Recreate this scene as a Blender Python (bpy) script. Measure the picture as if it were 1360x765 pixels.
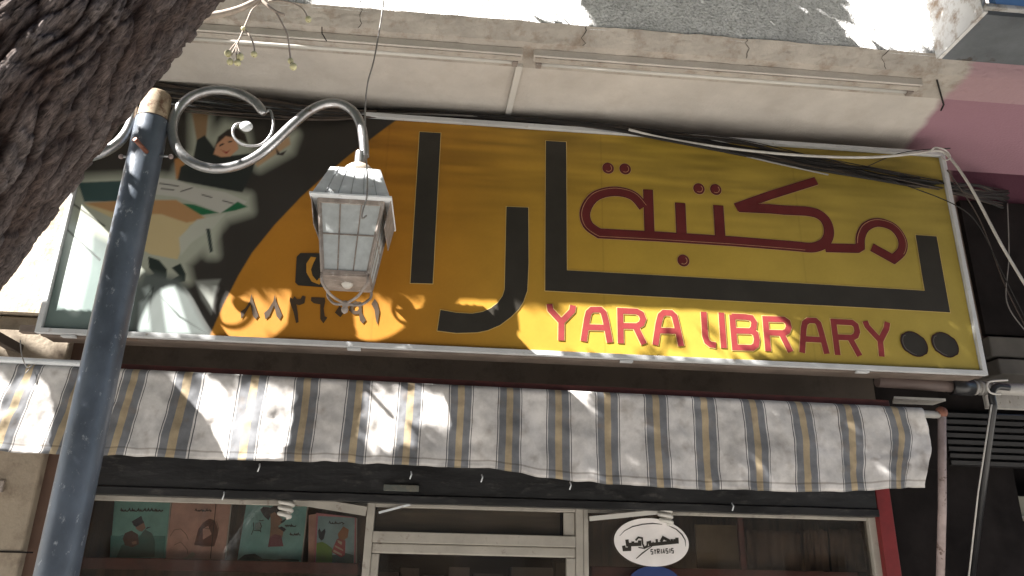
import bpy, bmesh, math, random
import numpy as np
from mathutils import Vector, Matrix, noise

random.seed(7); rng = np.random.default_rng(7)
scene = bpy.context.scene
for o in list(bpy.data.objects): bpy.data.objects.remove(o)

# ---------------------------------------------------------------- camera
F, CX, CY, EYE = 1015.0, 680.0, 382.5, 1.62
def un(v): return v/np.linalg.norm(v)
AX = un(np.array([13536-CX, 1050-CY, F])); AZ = un(np.array([744-CX, -2392-CY, F]))
AZ = un(AZ-AX*(AX@AZ)); AY = np.cross(AZ, AX)
camd = bpy.data.cameras.new('camera'); cam = bpy.data.objects.new('camera', camd)
scene.collection.objects.link(cam); scene.camera = cam
camd.sensor_width = 36; camd.lens = F/1360*36; camd.clip_start = 0.05; camd.clip_end = 3000
Rm = Matrix(((AX[0], -AX[1], -AX[2]), (AY[0], -AY[1], -AY[2]), (AZ[0], -AZ[1], -AZ[2])))
cam.matrix_world = Matrix.Translation((0, 0, EYE)) @ Rm.to_4x4()

def P(px, py, y=None, z=None, x=None):
    """world point of the place seen at (px,py) on a given plane of the street"""
    r = np.array([px-CX, py-CY, F]); w = np.array([r@AX, r@AY, r@AZ])
    t = y/w[1] if y is not None else ((z-EYE)/w[2] if z is not None else x/w[0])
    return Vector((w[0]*t, w[1]*t, w[2]*t+EYE))
def proj(p):
    v = p[0]*AX+p[1]*AY+(p[2]-EYE)*AZ
    if v[2] <= 0.02: return (-9999, -9999)
    return (CX+F*v[0]/v[2], CY+F*v[1]/v[2])

# ---------------------------------------------------------------- light
SUN = Vector((2.04, 1.0, -1.87)).normalized()          # the way the light travels
world = bpy.data.worlds.new('World'); scene.world = world; world.use_nodes = True
wn = world.node_tree.nodes; wn.clear()
sky = wn.new('ShaderNodeTexSky'); sky.sky_type = 'NISHITA'; sky.sun_disc = False
elev = math.asin(-SUN.z); sky.sun_elevation = elev
sky.sun_rotation = math.atan2(-SUN.x, -SUN.y)
sky.altitude = 600; sky.dust_density = 1.5
bg = wn.new('ShaderNodeBackground'); bg.inputs[1].default_value = 0.05
wo = wn.new('ShaderNodeOutputWorld')
world.node_tree.links.new(sky.outputs[0], bg.inputs[0]); world.node_tree.links.new(bg.outputs[0], wo.inputs[0])
sl = bpy.data.lights.new('sun', 'SUN'); sl.energy = 5.0; sl.angle = math.radians(0.5); sl.color = (1.0, 0.96, 0.90)
so = bpy.data.objects.new('sun', sl); scene.collection.objects.link(so)
so.rotation_euler = SUN.to_track_quat('-Z', 'Y').to_euler(); so.location = (-5, -3, 8)
scene.view_settings.view_transform = 'Standard'; scene.view_settings.look = 'None'
scene.view_settings.gamma = 1; scene.view_settings.exposure = 2.5
scene.view_settings.use_curve_mapping = False
scene.cycles.max_bounces = 8; scene.cycles.diffuse_bounces = 5; scene.cycles.transparent_max_bounces = 12

# ---------------------------------------------------------------- materials
def srgb(h):
    h = h.lstrip('#'); c = [int(h[i:i+2], 16)/255 for i in (0, 2, 4)]
    return tuple((v/12.92 if v <= .04045 else ((v+.055)/1.055)**2.4) for v in c)
def newmat(name):
    m = bpy.data.materials.new(name); m.use_nodes = True
    n = m.node_tree.nodes; b = n.get('Principled BSDF'); return m, n, m.node_tree.links, b
def pm(name, col, rough=.7, metal=0., var=.12, scale=6., col2=None, thr=(.45, .6), scale2=9., bump=0., bscale=60., detail=6., stretch=(1, 1, 1), spec=.5, amt2=1.):
    """base colour with two scales of mottling, an optional second colour (dirt, rust, chips) and fine relief"""
    m, n, L, b = newmat(name)
    tc = n.new('ShaderNodeTexCoord'); mp = n.new('ShaderNodeMapping'); mp.inputs['Scale'].default_value = stretch
    L.new(tc.outputs['Object'], mp.inputs[0])
    nz = n.new('ShaderNodeTexNoise'); nz.inputs['Scale'].default_value = scale; nz.inputs['Detail'].default_value = detail
    nz.inputs['Roughness'].default_value = .62
    L.new(mp.outputs[0], nz.inputs[0])
    rp = n.new('ShaderNodeValToRGB'); e = rp.color_ramp.elements
    e[0].position = .3; e[1].position = .7
    e[0].color = (*[max(0, c*(1-var*1.6)) for c in col], 1); e[1].color = (*[min(1, c*(1+var)) for c in col], 1)
    L.new(nz.outputs[0], rp.inputs[0]); out = rp.outputs[0]
    if col2:
        n2 = n.new('ShaderNodeTexNoise'); n2.inputs['Scale'].default_value = scale2; n2.inputs['Detail'].default_value = 8
        n2.inputs['Roughness'].default_value = .7
        L.new(mp.outputs[0], n2.inputs[0])
        r2 = n.new('ShaderNodeValToRGB'); r2.color_ramp.elements[0].position = thr[0]; r2.color_ramp.elements[1].position = thr[1]
        L.new(n2.outputs[0], r2.inputs[0])
        mu = n.new('ShaderNodeMath'); mu.operation = 'MULTIPLY'; mu.inputs[1].default_value = amt2; L.new(r2.outputs[0], mu.inputs[0])
        mx = n.new('ShaderNodeMix'); mx.data_type = 'RGBA'; mx.inputs['B'].default_value = (*col2, 1)
        L.new(mu.outputs[0], mx.inputs['Factor']); L.new(out, mx.inputs['A']); out = mx.outputs['Result']
    L.new(out, b.inputs['Base Color'])
    b.inputs['Metallic'].default_value = metal; b.inputs['Specular IOR Level'].default_value = spec
    rr = n.new('ShaderNodeMapRange'); rr.inputs['To Min'].default_value = max(.05, rough-.1); rr.inputs['To Max'].default_value = min(1, rough+.12)
    L.new(nz.outputs[0], rr.inputs[0]); L.new(rr.outputs[0], b.inputs['Roughness'])
    if bump:
        n3 = n.new('ShaderNodeTexNoise'); n3.inputs['Scale'].default_value = bscale; n3.inputs['Detail'].default_value = 5
        L.new(mp.outputs[0], n3.inputs[0])
        bp = n.new('ShaderNodeBump'); bp.inputs['Strength'].default_value = min(1, bump); bp.inputs['Distance'].default_value = .01
        L.new(n3.outputs[0], bp.inputs['Height']); L.new(bp.outputs[0], b.inputs['Normal'])
    return m
M = {}
M['plaster'] = pm('cream_plaster', (.56, .52, .475), .9, var=.10, scale=2.5, col2=(.40, .35, .30), thr=(.5, .8), scale2=4, bump=.4, bscale=60, amt2=.5)
M['fascia'] = pm('fascia_plaster', (.45, .41, .365), .92, var=.14, scale=5, col2=(.27, .215, .17), thr=(.50, .70), scale2=9, bump=.8, bscale=28)
M['beige_wall'] = pm('beige_wall_stone', (.50, .43, .34), .9, var=.12, scale=3, col2=(.3, .22, .16), thr=(.5, .7), scale2=8, bump=.5, bscale=40)
M['pilaster'] = pm('pilaster_stone', (.30, .25, .19), .9, var=.12, scale=3, col2=(.16, .12, .09), thr=(.5, .75), scale2=7, bump=.4, bscale=40)
M['stucco'] = pm('stucco_parapet', (.86, .86, .86), .95, var=.14, scale=8, col2=(.17, .165, .16), thr=(.50, .60), scale2=75, bump=1., bscale=70, amt2=.5)
M['white_plaster'] = pm('white_side_plaster', (.78, .78, .78), .9, var=.08, scale=3, col2=(.32, .24, .18), thr=(.47, .62), scale2=7, bump=.5, bscale=30)
M['grey_concrete'] = pm('grey_concrete', (.155, .17, .185), .93, var=.18, scale=4, col2=(.07, .055, .045), thr=(.58, .68), scale2=5, bump=.7, bscale=25)
M['blue_panel'] = pm('blue_panel', (.12, .26, .52), .6, var=.1)
M['black_beam'] = pm('black_beam', (.016, .016, .017), .42, var=.35, scale=7, col2=(.14, .13, .12), thr=(.56, .72), scale2=22, bump=.4, bscale=22, stretch=(.35, 1, 1), amt2=.45)
M['brown_panel'] = pm('brown_panel', (.085, .066, .052), .8, var=.15, scale=3, col2=(.05, .036, .028), thr=(.5, .7), bump=.2)
M['alu'] = pm('cream_aluminium', (.42, .39, .345), .45, metal=.15, var=.12, scale=6, col2=(.16, .13, .1), thr=(.58, .74), scale2=16, bump=.12)
M['white_frame'] = pm('white_sign_frame', (.52, .53, .54), .5, var=.10, scale=4, col2=(.3, .26, .22), thr=(.6, .72), scale2=20)
M['cabinet'] = pm('sign_cabinet_metal', (.19, .15, .125), .6, metal=.1, var=.2, scale=6, col2=(.12, .06, .03), thr=(.6, .72))
M['red_paint'] = pm('red_paint', (.19, .016, .018), .5, var=.18, scale=9, col2=(.45, .42, .4), thr=(.66, .72), scale2=12)
M['dull_red'] = pm('dull_red_wood', (.12, .033, .03), .6, var=.25, scale=9)
M['dark'] = pm('dark_interior', (.014, .012, .011), 1., spec=.1, var=.3, scale=2)
M['brown_wood'] = pm('brown_wood', (.11, .068, .042), .6, var=.35, scale=4, stretch=(6, 1, .5))
M['curtain'] = pm('brown_curtain', (.17, .12, .08), .9, var=.2, scale=5)
M['post'] = pm('post_slate_paint', (.088, .108, .14), .42, metal=.15, var=.22, scale=7, col2=(.42, .45, .48), thr=(.60, .70), scale2=30, bump=.3, bscale=18, amt2=.8, stretch=(1, 1, .6))
M['post_cap'] = pm('post_cap_primer', (.37, .29, .20), .75, var=.25, scale=10, col2=(.14, .075, .045), thr=(.50, .62), scale2=18)
M['galv'] = pm('galvanised_pipe', (.43, .43, .44), .33, metal=.82, var=.22, scale=9, col2=(.16, .10, .07), thr=(.57, .72), scale2=18, bump=.15)
M['rust'] = pm('rusty_bolt', (.22, .09, .06), .6, metal=.4, var=.3)
M['lantern_white'] = pm('lantern_white_metal', (.74, .77, .80), .5, var=.10, scale=12, col2=(.25, .19, .15), thr=(.6, .75), scale2=20)
M['lantern_brown'] = pm('lantern_frame_metal', (.31, .265, .235), .6, metal=.1, var=.25, scale=16, col2=(.45, .42, .4), thr=(.56, .7), scale2=30)
M['lantern_dark'] = pm('lantern_inside', (.06, .05, .042), .7, var=.2)
M['lantern_cap'] = pm('lantern_cap', (.42, .36, .30), .6, var=.15, scale=12, col2=(.2, .14, .1), thr=(.6, .7))
M['lantern_seam'] = pm('lantern_seam', (.42, .44, .46), .5, var=.1)
M['pane'] = pm('frosted_pane', (.50, .53, .535), .6, var=.10, scale=22)
M['bark'] = None
M['twig'] = pm('twig_bark', (.38, .32, .27), .8, var=.2, scale=30)
M['berry'] = pm('berry', (.62, .58, .33), .5, var=.25, scale=30)
M['cable'] = pm('black_cable', (.012, .010, .009), .8, var=.3, scale=10)
M['cable_brown'] = pm('brown_cable', (.05, .034, .025), .6, var=.3, scale=10)
M['cable_white'] = pm('white_cable', (.55, .53, .5), .55, var=.12, scale=12)
M['cable_grey'] = pm('grey_cable', (.22, .21, .2), .55, var=.15, scale=12)
M['tube'] = pm('lamp_tube', (.62, .6, .56), .3, var=.05)
M['asphalt'] = pm('asphalt', (.14, .135, .13), .9, var=.2, scale=3, bump=.4)
M['paving'] = pm('pavement', (.33, .315, .29), .9, var=.15, scale=2, bump=.3)
M['kerb'] = pm('kerb_stone', (.36, .34, .31), .9, var=.1)
M['pinkish_pipe'] = pm('weathered_pipe', (.34, .27, .26), .6, var=.18, scale=14, col2=(.10, .06, .05), thr=(.56, .63), scale2=22)
M['black_pipe'] = pm('black_pipe', (.022, .022, .024), .3, var=.3)
M['pvc'] = pm('white_pvc', (.36, .345, .325), .5, var=.15, scale=9, col2=(.12, .1, .08), thr=(.58, .68), scale2=25)
M['shutter'] = pm('shutter_slat', (.022, .021, .022), .45, metal=.3, var=.2)
M['grey_ledge'] = pm('grey_ledge', (.10, .092, .082), .85, var=.2, scale=5)
M['greenish'] = pm('greenish_box', (.20, .19, .15), .6, var=.1)
M['black_wall'] = pm('near_black', (.016, .0135, .0135), 1., spec=.1, var=.3, scale=5)  # even near-black, shared by gaps, jambs, grooves and cracks

def attr_mat(name, rough=.6, bump=.0, weave=False):
    m, n, L, b = newmat(name)
    a = n.new('ShaderNodeVertexColor'); a.layer_name = 'Col'
    L.new(a.outputs[0], b.inputs['Base Color']); b.inputs['Roughness'].default_value = rough
    b.inputs['Specular IOR Level'].default_value = .35
    if bump:
        tc = n.new('ShaderNodeTexCoord'); mp = n.new('ShaderNodeMapping'); mp.inputs['Scale'].default_value = (1.2, 1, .8)
        nz = n.new('ShaderNodeTexNoise'); nz.inputs['Scale'].default_value = 5; nz.inputs['Detail'].default_value = 5
        L.new(tc.outputs['Object'], mp.inputs[0]); L.new(mp.outputs[0], nz.inputs[0])
        bp = n.new('ShaderNodeBump'); bp.inputs['Strength'].default_value = bump; bp.inputs['Distance'].default_value = .02
        L.new(nz.outputs[0], bp.inputs['Height']); L.new(bp.outputs[0], b.inputs['Normal'])
    return m
def glass_mat(name, tint=(.95, .93, .9)):
    m, n, L, b = newmat(name); n.remove(b)
    out = [x for x in n if x.type == 'OUTPUT_MATERIAL'][0]
    t = n.new('ShaderNodeBsdfTransparent'); t.inputs[0].default_value = (*tint, 1)
    g = n.new('ShaderNodeBsdfGlossy'); g.inputs[0].default_value = (1, 1, 1, 1); g.inputs['Roughness'].default_value = .02
    d = n.new('ShaderNodeBsdfDiffuse'); d.inputs[0].default_value = (.35, .29, .24, 1)
    fr = n.new('ShaderNodeFresnel'); fr.inputs[0].default_value = 1.5
    tc = n.new('ShaderNodeTexCoord'); nz = n.new('ShaderNodeTexNoise'); nz.inputs['Scale'].default_value = 4; nz.inputs['Detail'].default_value = 8
    L.new(tc.outputs['Object'], nz.inputs[0])
    mr = n.new('ShaderNodeMapRange'); mr.inputs['From Min'].default_value = .35; mr.inputs['From Max'].default_value = .8
    mr.inputs['To Min'].default_value = .02; mr.inputs['To Max'].default_value = .10; L.new(nz.outputs[0], mr.inputs[0])
    m1 = n.new('ShaderNodeMixShader'); L.new(mr.outputs[0], m1.inputs[0]); L.new(t.outputs[0], m1.inputs[1]); L.new(d.outputs[0], m1.inputs[2])
    m2 = n.new('ShaderNodeMixShader'); L.new(fr.outputs[0], m2.inputs[0]); L.new(m1.outputs[0], m2.inputs[1]); L.new(g.outputs[0], m2.inputs[2])
    L.new(m2.outputs[0], out.inputs[0]); return m
M['glass'] = glass_mat('dusty_glass')
def flat(name, col, rough=.6): 
    return pm(name, col, rough, var=.06, scale=14)

# ---------------------------------------------------------------- mesh helpers
class MB:
    def __init__(s): s.v = []; s.f = []; s.smooth = []
    def add(s, vs, fs, sm=False):
        k = len(s.v); s.v += [tuple(v) for v in vs]
        for f in fs: s.f.append([k+i for i in f]); s.smooth.append(sm)
        return s
    def box(s, x0, x1, y0, y1, z0, z1):
        vs = [(x, y, z) for z in (z0, z1) for y in (y0, y1) for x in (x0, x1)]
        return s.add(vs, [(0, 2, 3, 1), (4, 5, 7, 6), (0, 1, 5, 4), (2, 6, 7, 3), (0, 4, 6, 2), (1, 3, 7, 5)])
    def hexa(s, a, b):
        """a: four corners of one face, b: the matching four of the opposite one"""
        return s.add(list(a)+list(b), [(3, 2, 1, 0), (4, 5, 6, 7), (0, 1, 5, 4), (1, 2, 6, 5), (2, 3, 7, 6), (3, 0, 4, 7)])
    def bar(s, p, q, w, h, up=(0, 0, 1)):
        p = Vector(p); q = Vector(q); d = (q-p).normalized(); u = Vector(up)
        sd = d.cross(u).normalized(); u = sd.cross(d)
        c = [sd*w/2*a+u*h/2*b for a, b in ((-1, -1), (1, -1), (1, 1), (-1, 1))]
        return s.hexa([p+x for x in c], [q+x for x in c])
    def tube(s, pts, r, n=10, caps=True, closed=False):
        pts = [Vector(p) for p in pts]; m = len(pts)
        rs = r if isinstance(r, (list, tuple)) else [r]*m
        t0 = (pts[1]-pts[0]).normalized(); u = t0.orthogonal().normalized(); k = len(s.v); rings = []
        for i, p in enumerate(pts):
            t = (pts[min(i+1, m-1)]-pts[max(i-1, 0)]).normalized()
            u = (u-t*u.dot(t)).normalized(); w = t.cross(u)
            rings.append([p+(u*math.cos(2*math.pi*j/n)+w*math.sin(2*math.pi*j/n))*rs[i] for j in range(n)])
        s.v += [tuple(q) for rg in rings for q in rg]
        for i in range(m-1):
            for j in range(n):
                a = k+i*n+j; b = k+i*n+(j+1) % n
                s.f.append([a, b, b+n, a+n]); s.smooth.append(True)
        if caps:
            s.f.append([k+j for j in range(n)][::-1]); s.smooth.append(False)
            s.f.append([k+(m-1)*n+j for j in range(n)]); s.smooth.append(False)
        return s
    def lathe(s, c, prof, n=20, sm=True):
        """prof: (radius, z) pairs about the vertical line through c"""
        k = len(s.v)
        for r, z in prof:
            for j in range(n):
                a = 2*math.pi*j/n; s.v.append((c[0]+r*math.cos(a), c[1]+r*math.sin(a), c[2]+z))
        for i in range(len(prof)-1):
            for j in range(n):
                a = k+i*n+j; b = k+i*n+(j+1) % n
                s.f.append([a, b, b+n, a+n]); s.smooth.append(sm)
        return s
    def ball(s, c, r, n=12, sq=(1, 1, 1)):
        prof = [(max(1e-4, r*math.sin(math.pi*i/n)), -r*math.cos(math.pi*i/n)) for i in range(n+1)]
        k = len(s.v); s.lathe((0, 0, 0), prof, n+4)
        for i in range(k, len(s.v)):
            v = s.v[i]; s.v[i] = (c[0]+v[0]*sq[0], c[1]+v[1]*sq[1], c[2]+v[2]*sq[2])
        return s
    def build(s, name, mat, parent=None, bevel=0, kind=None, label=None):
        me = bpy.data.meshes.new(name); me.from_pydata(s.v, [], s.f); me.update()
        me.polygons.foreach_set('use_smooth', s.smooth)
        me.materials.append(mat)
        o = bpy.data.objects.new(name, me); scene.collection.objects.link(o)
        if parent:
            o.parent = parent; bpy_inv(o, parent)
        if bevel:
            b = o.modifiers.new('bevel', 'BEVEL'); b.width = bevel; b.segments = 2; b.limit_method = 'ANGLE'
        if kind: o['kind'] = kind
        if label: o['label'] = label
        return o
WM = {}
def bpy_inv(o, parent):
    """meshes are written in world coordinates: undo the chain of parents' offsets"""
    m = Matrix.Identity(4); p = parent
    while p is not None:
        m = p.matrix_basis @ (p.matrix_parent_inverse) @ m if False else m
        p = p.parent
    o.matrix_parent_inverse = world_of(parent).inverted()
def world_of(o):
    m = o.matrix_basis.copy()
    if o.parent: m = world_of(o.parent) @ o.matrix_parent_inverse @ m
    return m
def thing(name, label, cat, loc=(0, 0, 0), group=None):
    o = bpy.data.objects.new(name, None); scene.collection.objects.link(o)
    o.location = loc; o.empty_display_size = .1
    o['label'] = label; o['category'] = cat
    if group: o['group'] = group
    return o
def tag(o, label, cat, group=None):
    o['label'] = label; o['category'] = cat
    if group: o['group'] = group
    return o
def copy_tree(o, offset, parent=None):
    c = o.copy(); scene.collection.objects.link(c)
    if parent is None: c.location = o.location+Vector(offset)
    else: c.parent = parent
    for ch in list(o.children): copy_tree(ch, offset, c)
    return c
def smooth_path(pts, n=8, closed=False):
    """Catmull-Rom through the points"""
    pts = [Vector(p) for p in pts]; out = []
    m = len(pts)
    for i in range(m-1):
        p0 = pts[max(i-1, 0)]; p1 = pts[i]; p2 = pts[i+1]; p3 = pts[min(i+2, m-1)]
        for k in range(n):
            t = k/n
            out.append(.5*((2*p1)+(-p0+p2)*t+(2*p0-5*p1+4*p2-p3)*t*t+(-p0+3*p1-3*p2+p3)*t**3))
    out.append(pts[-1]); return out

# flat print on an upright face (facing the street) ---------------------------
def print_poly(px, y, lift=0.):
    return [Vector((q.x, y-lift, q.z)) for q in (P(a, b, y=y) for a, b in px)]
def fill(mb, pts):
    k = len(mb.v); mb.v += [tuple(p) for p in pts]
    tris = tess([(p.x, p.z) for p in pts])
    for t in tris: mb.f.append([k+i for i in t]); mb.smooth.append(False)
def tess(p2):
    from mathutils.geometry import tessellate_polygon
    return [list(t) for t in tessellate_polygon([[Vector((a, b, 0)) for a, b in p2]])]
def stroke(mb, pts, w, y, closed=False, cap=False):
    """flat ribbon of width w through the points (in the plane y), mitred at the bends"""
    p = [Vector((q.x, q.z)) for q in pts]; m = len(p)
    ws = w if isinstance(w, (list, tuple)) else [w]*m
    L_, R_ = [], []
    for i in range(m):
        if closed: a, b = p[(i-1) % m], p[(i+1) % m]
        else: a, b = p[max(i-1, 0)], p[min(i+1, m-1)]
        d1 = (p[i]-a); d2 = (b-p[i])
        if d1.length < 1e-7: d1 = d2
        if d2.length < 1e-7: d2 = d1
        d1 = d1.normalized(); d2 = d2.normalized(); n1 = Vector((-d1.y, d1.x)); n2 = Vector((-d2.y, d2.x))
        nn = (n1+n2)
        nn = n1 if nn.length < 1e-4 else nn.normalized()
        k = min(2.0, 1/max(.3, nn.dot(n1)))
        L_.append(p[i]+nn*ws[i]/2*k); R_.append(p[i]-nn*ws[i]/2*k)
    k = len(mb.v)
    for i, (a, b) in enumerate(zip(L_, R_)): mb.v += [(a.x, y-i*1.5e-5, a.y), (b.x, y-i*1.5e-5, b.y)]
    for i in range(m if closed else m-1):
        j = (i+1) % m
        mb.f.append([k+2*i, k+2*i+1, k+2*j+1, k+2*j]); mb.smooth.append(False)
def disc(mb, c, rx, rz, y, n=22):
    fill(mb, [Vector((c.x+rx*math.cos(2*math.pi*i/n), y, c.z+rz*math.sin(2*math.pi*i/n))) for i in range(n)])

YS, YA, YH, YF = 4.0, 4.07, 4.55, 4.65     # sign face, awning, header, shopfront
YSL = 3.376                                 # lower front edge of the balcony slab
YPT = 3.30                                  # its upper front edge: the plastered band leans inwards below
ZSOF = P(291, 24, y=YSL).z                  # soffit height
XL, XR = -6.0, 9.0
# ================================================================ SETTING
def struct(name, mb, m, bevel=0):
    return mb.build(name, m, bevel=bevel, kind='structure')
struct('road', MB().box(-400, 400, -400, -.9, -.6, -.12), M['asphalt'])
struct('pavement', MB().box(-400, 400, -.75, 4.6, -.55, 0), M['paving'])
struct('kerb', MB().box(-400, 400, -.9, -.75, -.55, .004), M['kerb'])
struct('ground', MB().box(-400, 400, 4.6, 400, -.6, -.02), M['paving'])

ob = thing('street_building', 'plain beige building across the street, seen only as a reflection', 'building', (0, -11, 0))
MB().box(-26, 30, -19, -11, -.1, 15).build('wall', pm('far_wall', (.20, .17, .135), .9, var=.15, scale=1), ob)
for i in range(16):
    for j in range(5):
        MB().box(-25+3.4*i, -23.4+3.4*i, -11.002, -10.97, .3+2.8*j, 2.1+2.8*j).build('window', M['dark' if j else 'black_wall'], ob)
# ================================================================ SHOP BUILDING
bld = thing('shop_building', 'cream concrete shop building with stuccoed balcony front above the yellow sign', 'building', (0, 4.5, 0))
# balcony slab: rough plastered edge, with an uneven lower arris
XB = P(1240, 72, y=YPT).x                   # where the neighbour's balcony starts
def rough_strip(x0, x1, y, z0, z1, depth, seed, amp=.006, nx=260, nz=7, lean=0.):
    """upright strip of plaster facing the street whose face and edges waver"""
    mb = MB(); vs = []; fs = []
    for i in range(nx+1):
        x = x0+(x1-x0)*i/nx
        for j in range(nz+1):
            t = j/nz; z = z0+(z1-z0)*t
            e = noise.noise(Vector((x*5, seed, t*2)))*amp+noise.noise(Vector((x*23, seed, t*6)))*amp*.6
            zz = z+(noise.noise(Vector((x*9, seed+5, 0)))*amp*(1.0 if j in (0, nz) else 0))
            vs.append((x, y+e+lean*(1-t), zz))
    for i in range(nx):
        for j in range(nz):
            a = i*(nz+1)+j; fs.append((a, a+nz+1, a+nz+2, a+1))
    k = len(vs)
    for i in range(nx+1):
        x = x0+(x1-x0)*i/nx
        vs.append((x, y+depth, z0)); vs.append((x, y+depth, z1))
    for i in range(nx):
        a = i*(nz+1); b = (i+1)*(nz+1); c = k+2*i; d = c+2
        fs.append((a, c, d, b)); fs.append((a+nz, b+nz, d+1, c+1)); fs.append((c, c+1, d+1, d))
    fs.append(tuple(range(0, nz+1))+(k+1, k)); 
    fs.append(tuple(nx*(nz+1)+j for j in range(nz, -1, -1))+(k+2*nx, k+2*nx+1))
    mb.add(vs, fs, False); return mb
ZFT = P(1240, 71, y=YPT).z                  # top of the fascia
XS0 = -2.95                                 # left end of the slab
pinkx = P(1292, 95, y=YPT).x
def pink_mat(name, base, pink, k, x0, edge=.05):
    m = base.copy(); m.name = name; n = m.node_tree.nodes; L = m.node_tree.links; b = n['Principled BSDF']
    src = b.inputs['Base Color'].links[0].from_socket
    g = n.new('ShaderNodeNewGeometry'); sx = n.new('ShaderNodeSeparateXYZ'); L.new(g.outputs['Position'], sx.inputs[0])
    a = n.new('ShaderNodeMath'); a.operation = 'MULTIPLY_ADD'; a.inputs[1].default_value = k; L.new(sx.outputs[1], a.inputs[0]); L.new(sx.outputs[0], a.inputs[2])
    nz = n.new('ShaderNodeTexNoise'); nz.inputs['Scale'].default_value = 12
    c = n.new('ShaderNodeMath'); c.operation = 'MULTIPLY_ADD'; c.inputs[1].default_value = .05; L.new(nz.outputs[0], c.inputs[0]); L.new(a.outputs[0], c.inputs[2])
    mr = n.new('ShaderNodeMapRange'); mr.inputs['From Min'].default_value = x0; mr.inputs['From Max'].default_value = x0+edge; L.new(c.outputs[0], mr.inputs[0])
    mx = n.new('ShaderNodeMix'); mx.data_type = 'RGBA'; mx.inputs['B'].default_value = (*pink, 1)
    L.new(mr.outputs[0], mx.inputs['Factor']); L.new(src, mx.inputs['A']); L.new(mx.outputs['Result'], b.inputs['Base Color']); return m
rough_strip(XS0, 6.5, YPT, ZSOF, ZFT, .3, 3.1, .006, lean=YSL-YPT).build('slab_edge', pink_mat('fascia_painted', M['fascia'], (.40, .26, .28), 0, pinkx+.025), bld)
# soffit: x = a + k*y boundary of the pink paint
pa, pb = P(1206, 186, z=ZSOF), P(1262, 112, z=ZSOF)
kk = -(pa.x-pb.x)/(pa.y-pb.y); x0p = pa.x+kk*pa.y
sof = MB().box(XS0, 6.5, YSL+.03, 4.5, ZSOF+.004, ZFT-.004)
sof.build('soffit', pink_mat('soffit_painted', M['plaster'], (.32, .175, .215), kk, x0p+.025), bld)
rough_strip(XS0+.02, XB+.35, YPT+.012, ZFT-.01, ZFT+1.15, .14, 9.7, .004, 200, 20).build('parapet', M['stucco'], bld)
# upper wall behind the sign and the open front below it
ZW = P(40, 415, y=4.4).z
wm = MB(); wm.box(-4.5, 6.5, 4.4, 4.6, ZW, ZSOF+.1)
wm.build('upper_wall', pink_mat('wall_painted', M['beige_wall'], (.10, .034, .055), 0, P(1262, 230, y=4.4).x), bld)
MB().box(-6, 9, 4.9, 5.1, ZFT+.3, ZFT+4).build('storey_wall', M['plaster'], bld)
MB().box(-4.5, 3.6, 4.6, 5.3, ZW-.01, ZW+.2).build('recess_ceiling', M['brown_panel'], bld)
# left pilaster with a channel
p0 = P(62, 640, y=4.6); 
pil = MB().box(-4.5, P(55, 620, y=4.45).x, 4.45, 4.75, 0, ZW-.012)
pil.build('pilaster', M['pilaster'], bld, bevel=.01)
MB().box(P(58, 620, y=4.5).x, P(100, 620, y=4.5).x, 4.5, 4.75, 0, ZW-.012).build('jamb', pm('jamb', (.12, .07, .05), .8), bld, bevel=.006)
for a, c in ((640, 652), ):
    q = P(0, 646, y=4.446)
    MB().box(q.x-.05, q.x+.022, 4.43, 4.449, q.z-.03, q.z+.03).build('socket_plate', M['lantern_brown'], bld, bevel=.003)
q = P(10, 733, y=4.45); MB().box(-4.5, P(44, 733, y=4.45).x, 4.443, 4.452, q.z-.004, q.z+.004).build('groove', M['black_wall'], bld)
# brown header panel and black roller beam
xR1 = P(1160, 688, y=YF).x; hz0 = P(500, 667, y=YH).z; hz1 = P(300, 600, y=YH).z+.07
xh0, xh1 = P(100, 650, y=YH).x, P(1166, 680, y=YH).x
xnb = P(1254, 560, y=4.6).x
MB().box(xh0, xR1+.1, YH+.06, YH+.09, hz1-.02, ZW-.012).build('header_panel', M['brown_panel'], bld)
MB().box(xR1+.1, xnb-.004, YH+.062, YH+.09, hz1-.02, ZW-.012).build('header_panel', M['black_wall'], bld)
hb = MB(); nx = 120
prof = [(YH+.10, hz1), (YH, hz1-.01), (YH-.012, hz1-.09), (YH+.004, hz1-.1), (YH+.004, hz0+.05), (YH-.012, hz0+.04), (YH-.012, hz0), (YH+.1, hz0)]
vs = []; fs = []
for i in range(nx+1):
    x = xh0+(xh1-xh0)*i/nx
    for a, b in prof: vs.append((x, a+noise.noise(Vector((x*4, a*9, b*7)))*.006, b+noise.noise(Vector((x*3, 2, b)))*.004))
k = len(prof)
for i in range(nx):
    for j in range(k-1): fs.append((i*k+j, (i+1)*k+j, (i+1)*k+j+1, i*k+j+1))
hb.add(vs, fs); hb.build('header_beam', M['black_beam'], bld)
# small hooks and a handle on the beam
q = P(533, 648, y=YH-.02); MB().box(q.x-.1, q.x+.1, YH-.022, YH-.004, q.z-.018, q.z+.018).build('beam_plate', pm('beam_plate', (.10, .11, .1), .6, col2=(.2, .17, .13)), bld, bevel=.004)
for a, b in ((298, 653), (345, 616), (546, 626), (757, 640), (972, 668), (640, 630)):
    q = P(a, b, y=YH-.02)
    MB().tube([q, q+Vector((.004, -.014, -.02)), q+Vector((-.004, -.008, -.045))], .004, 6).build('beam_hook', M['lantern_white'], bld)
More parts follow.
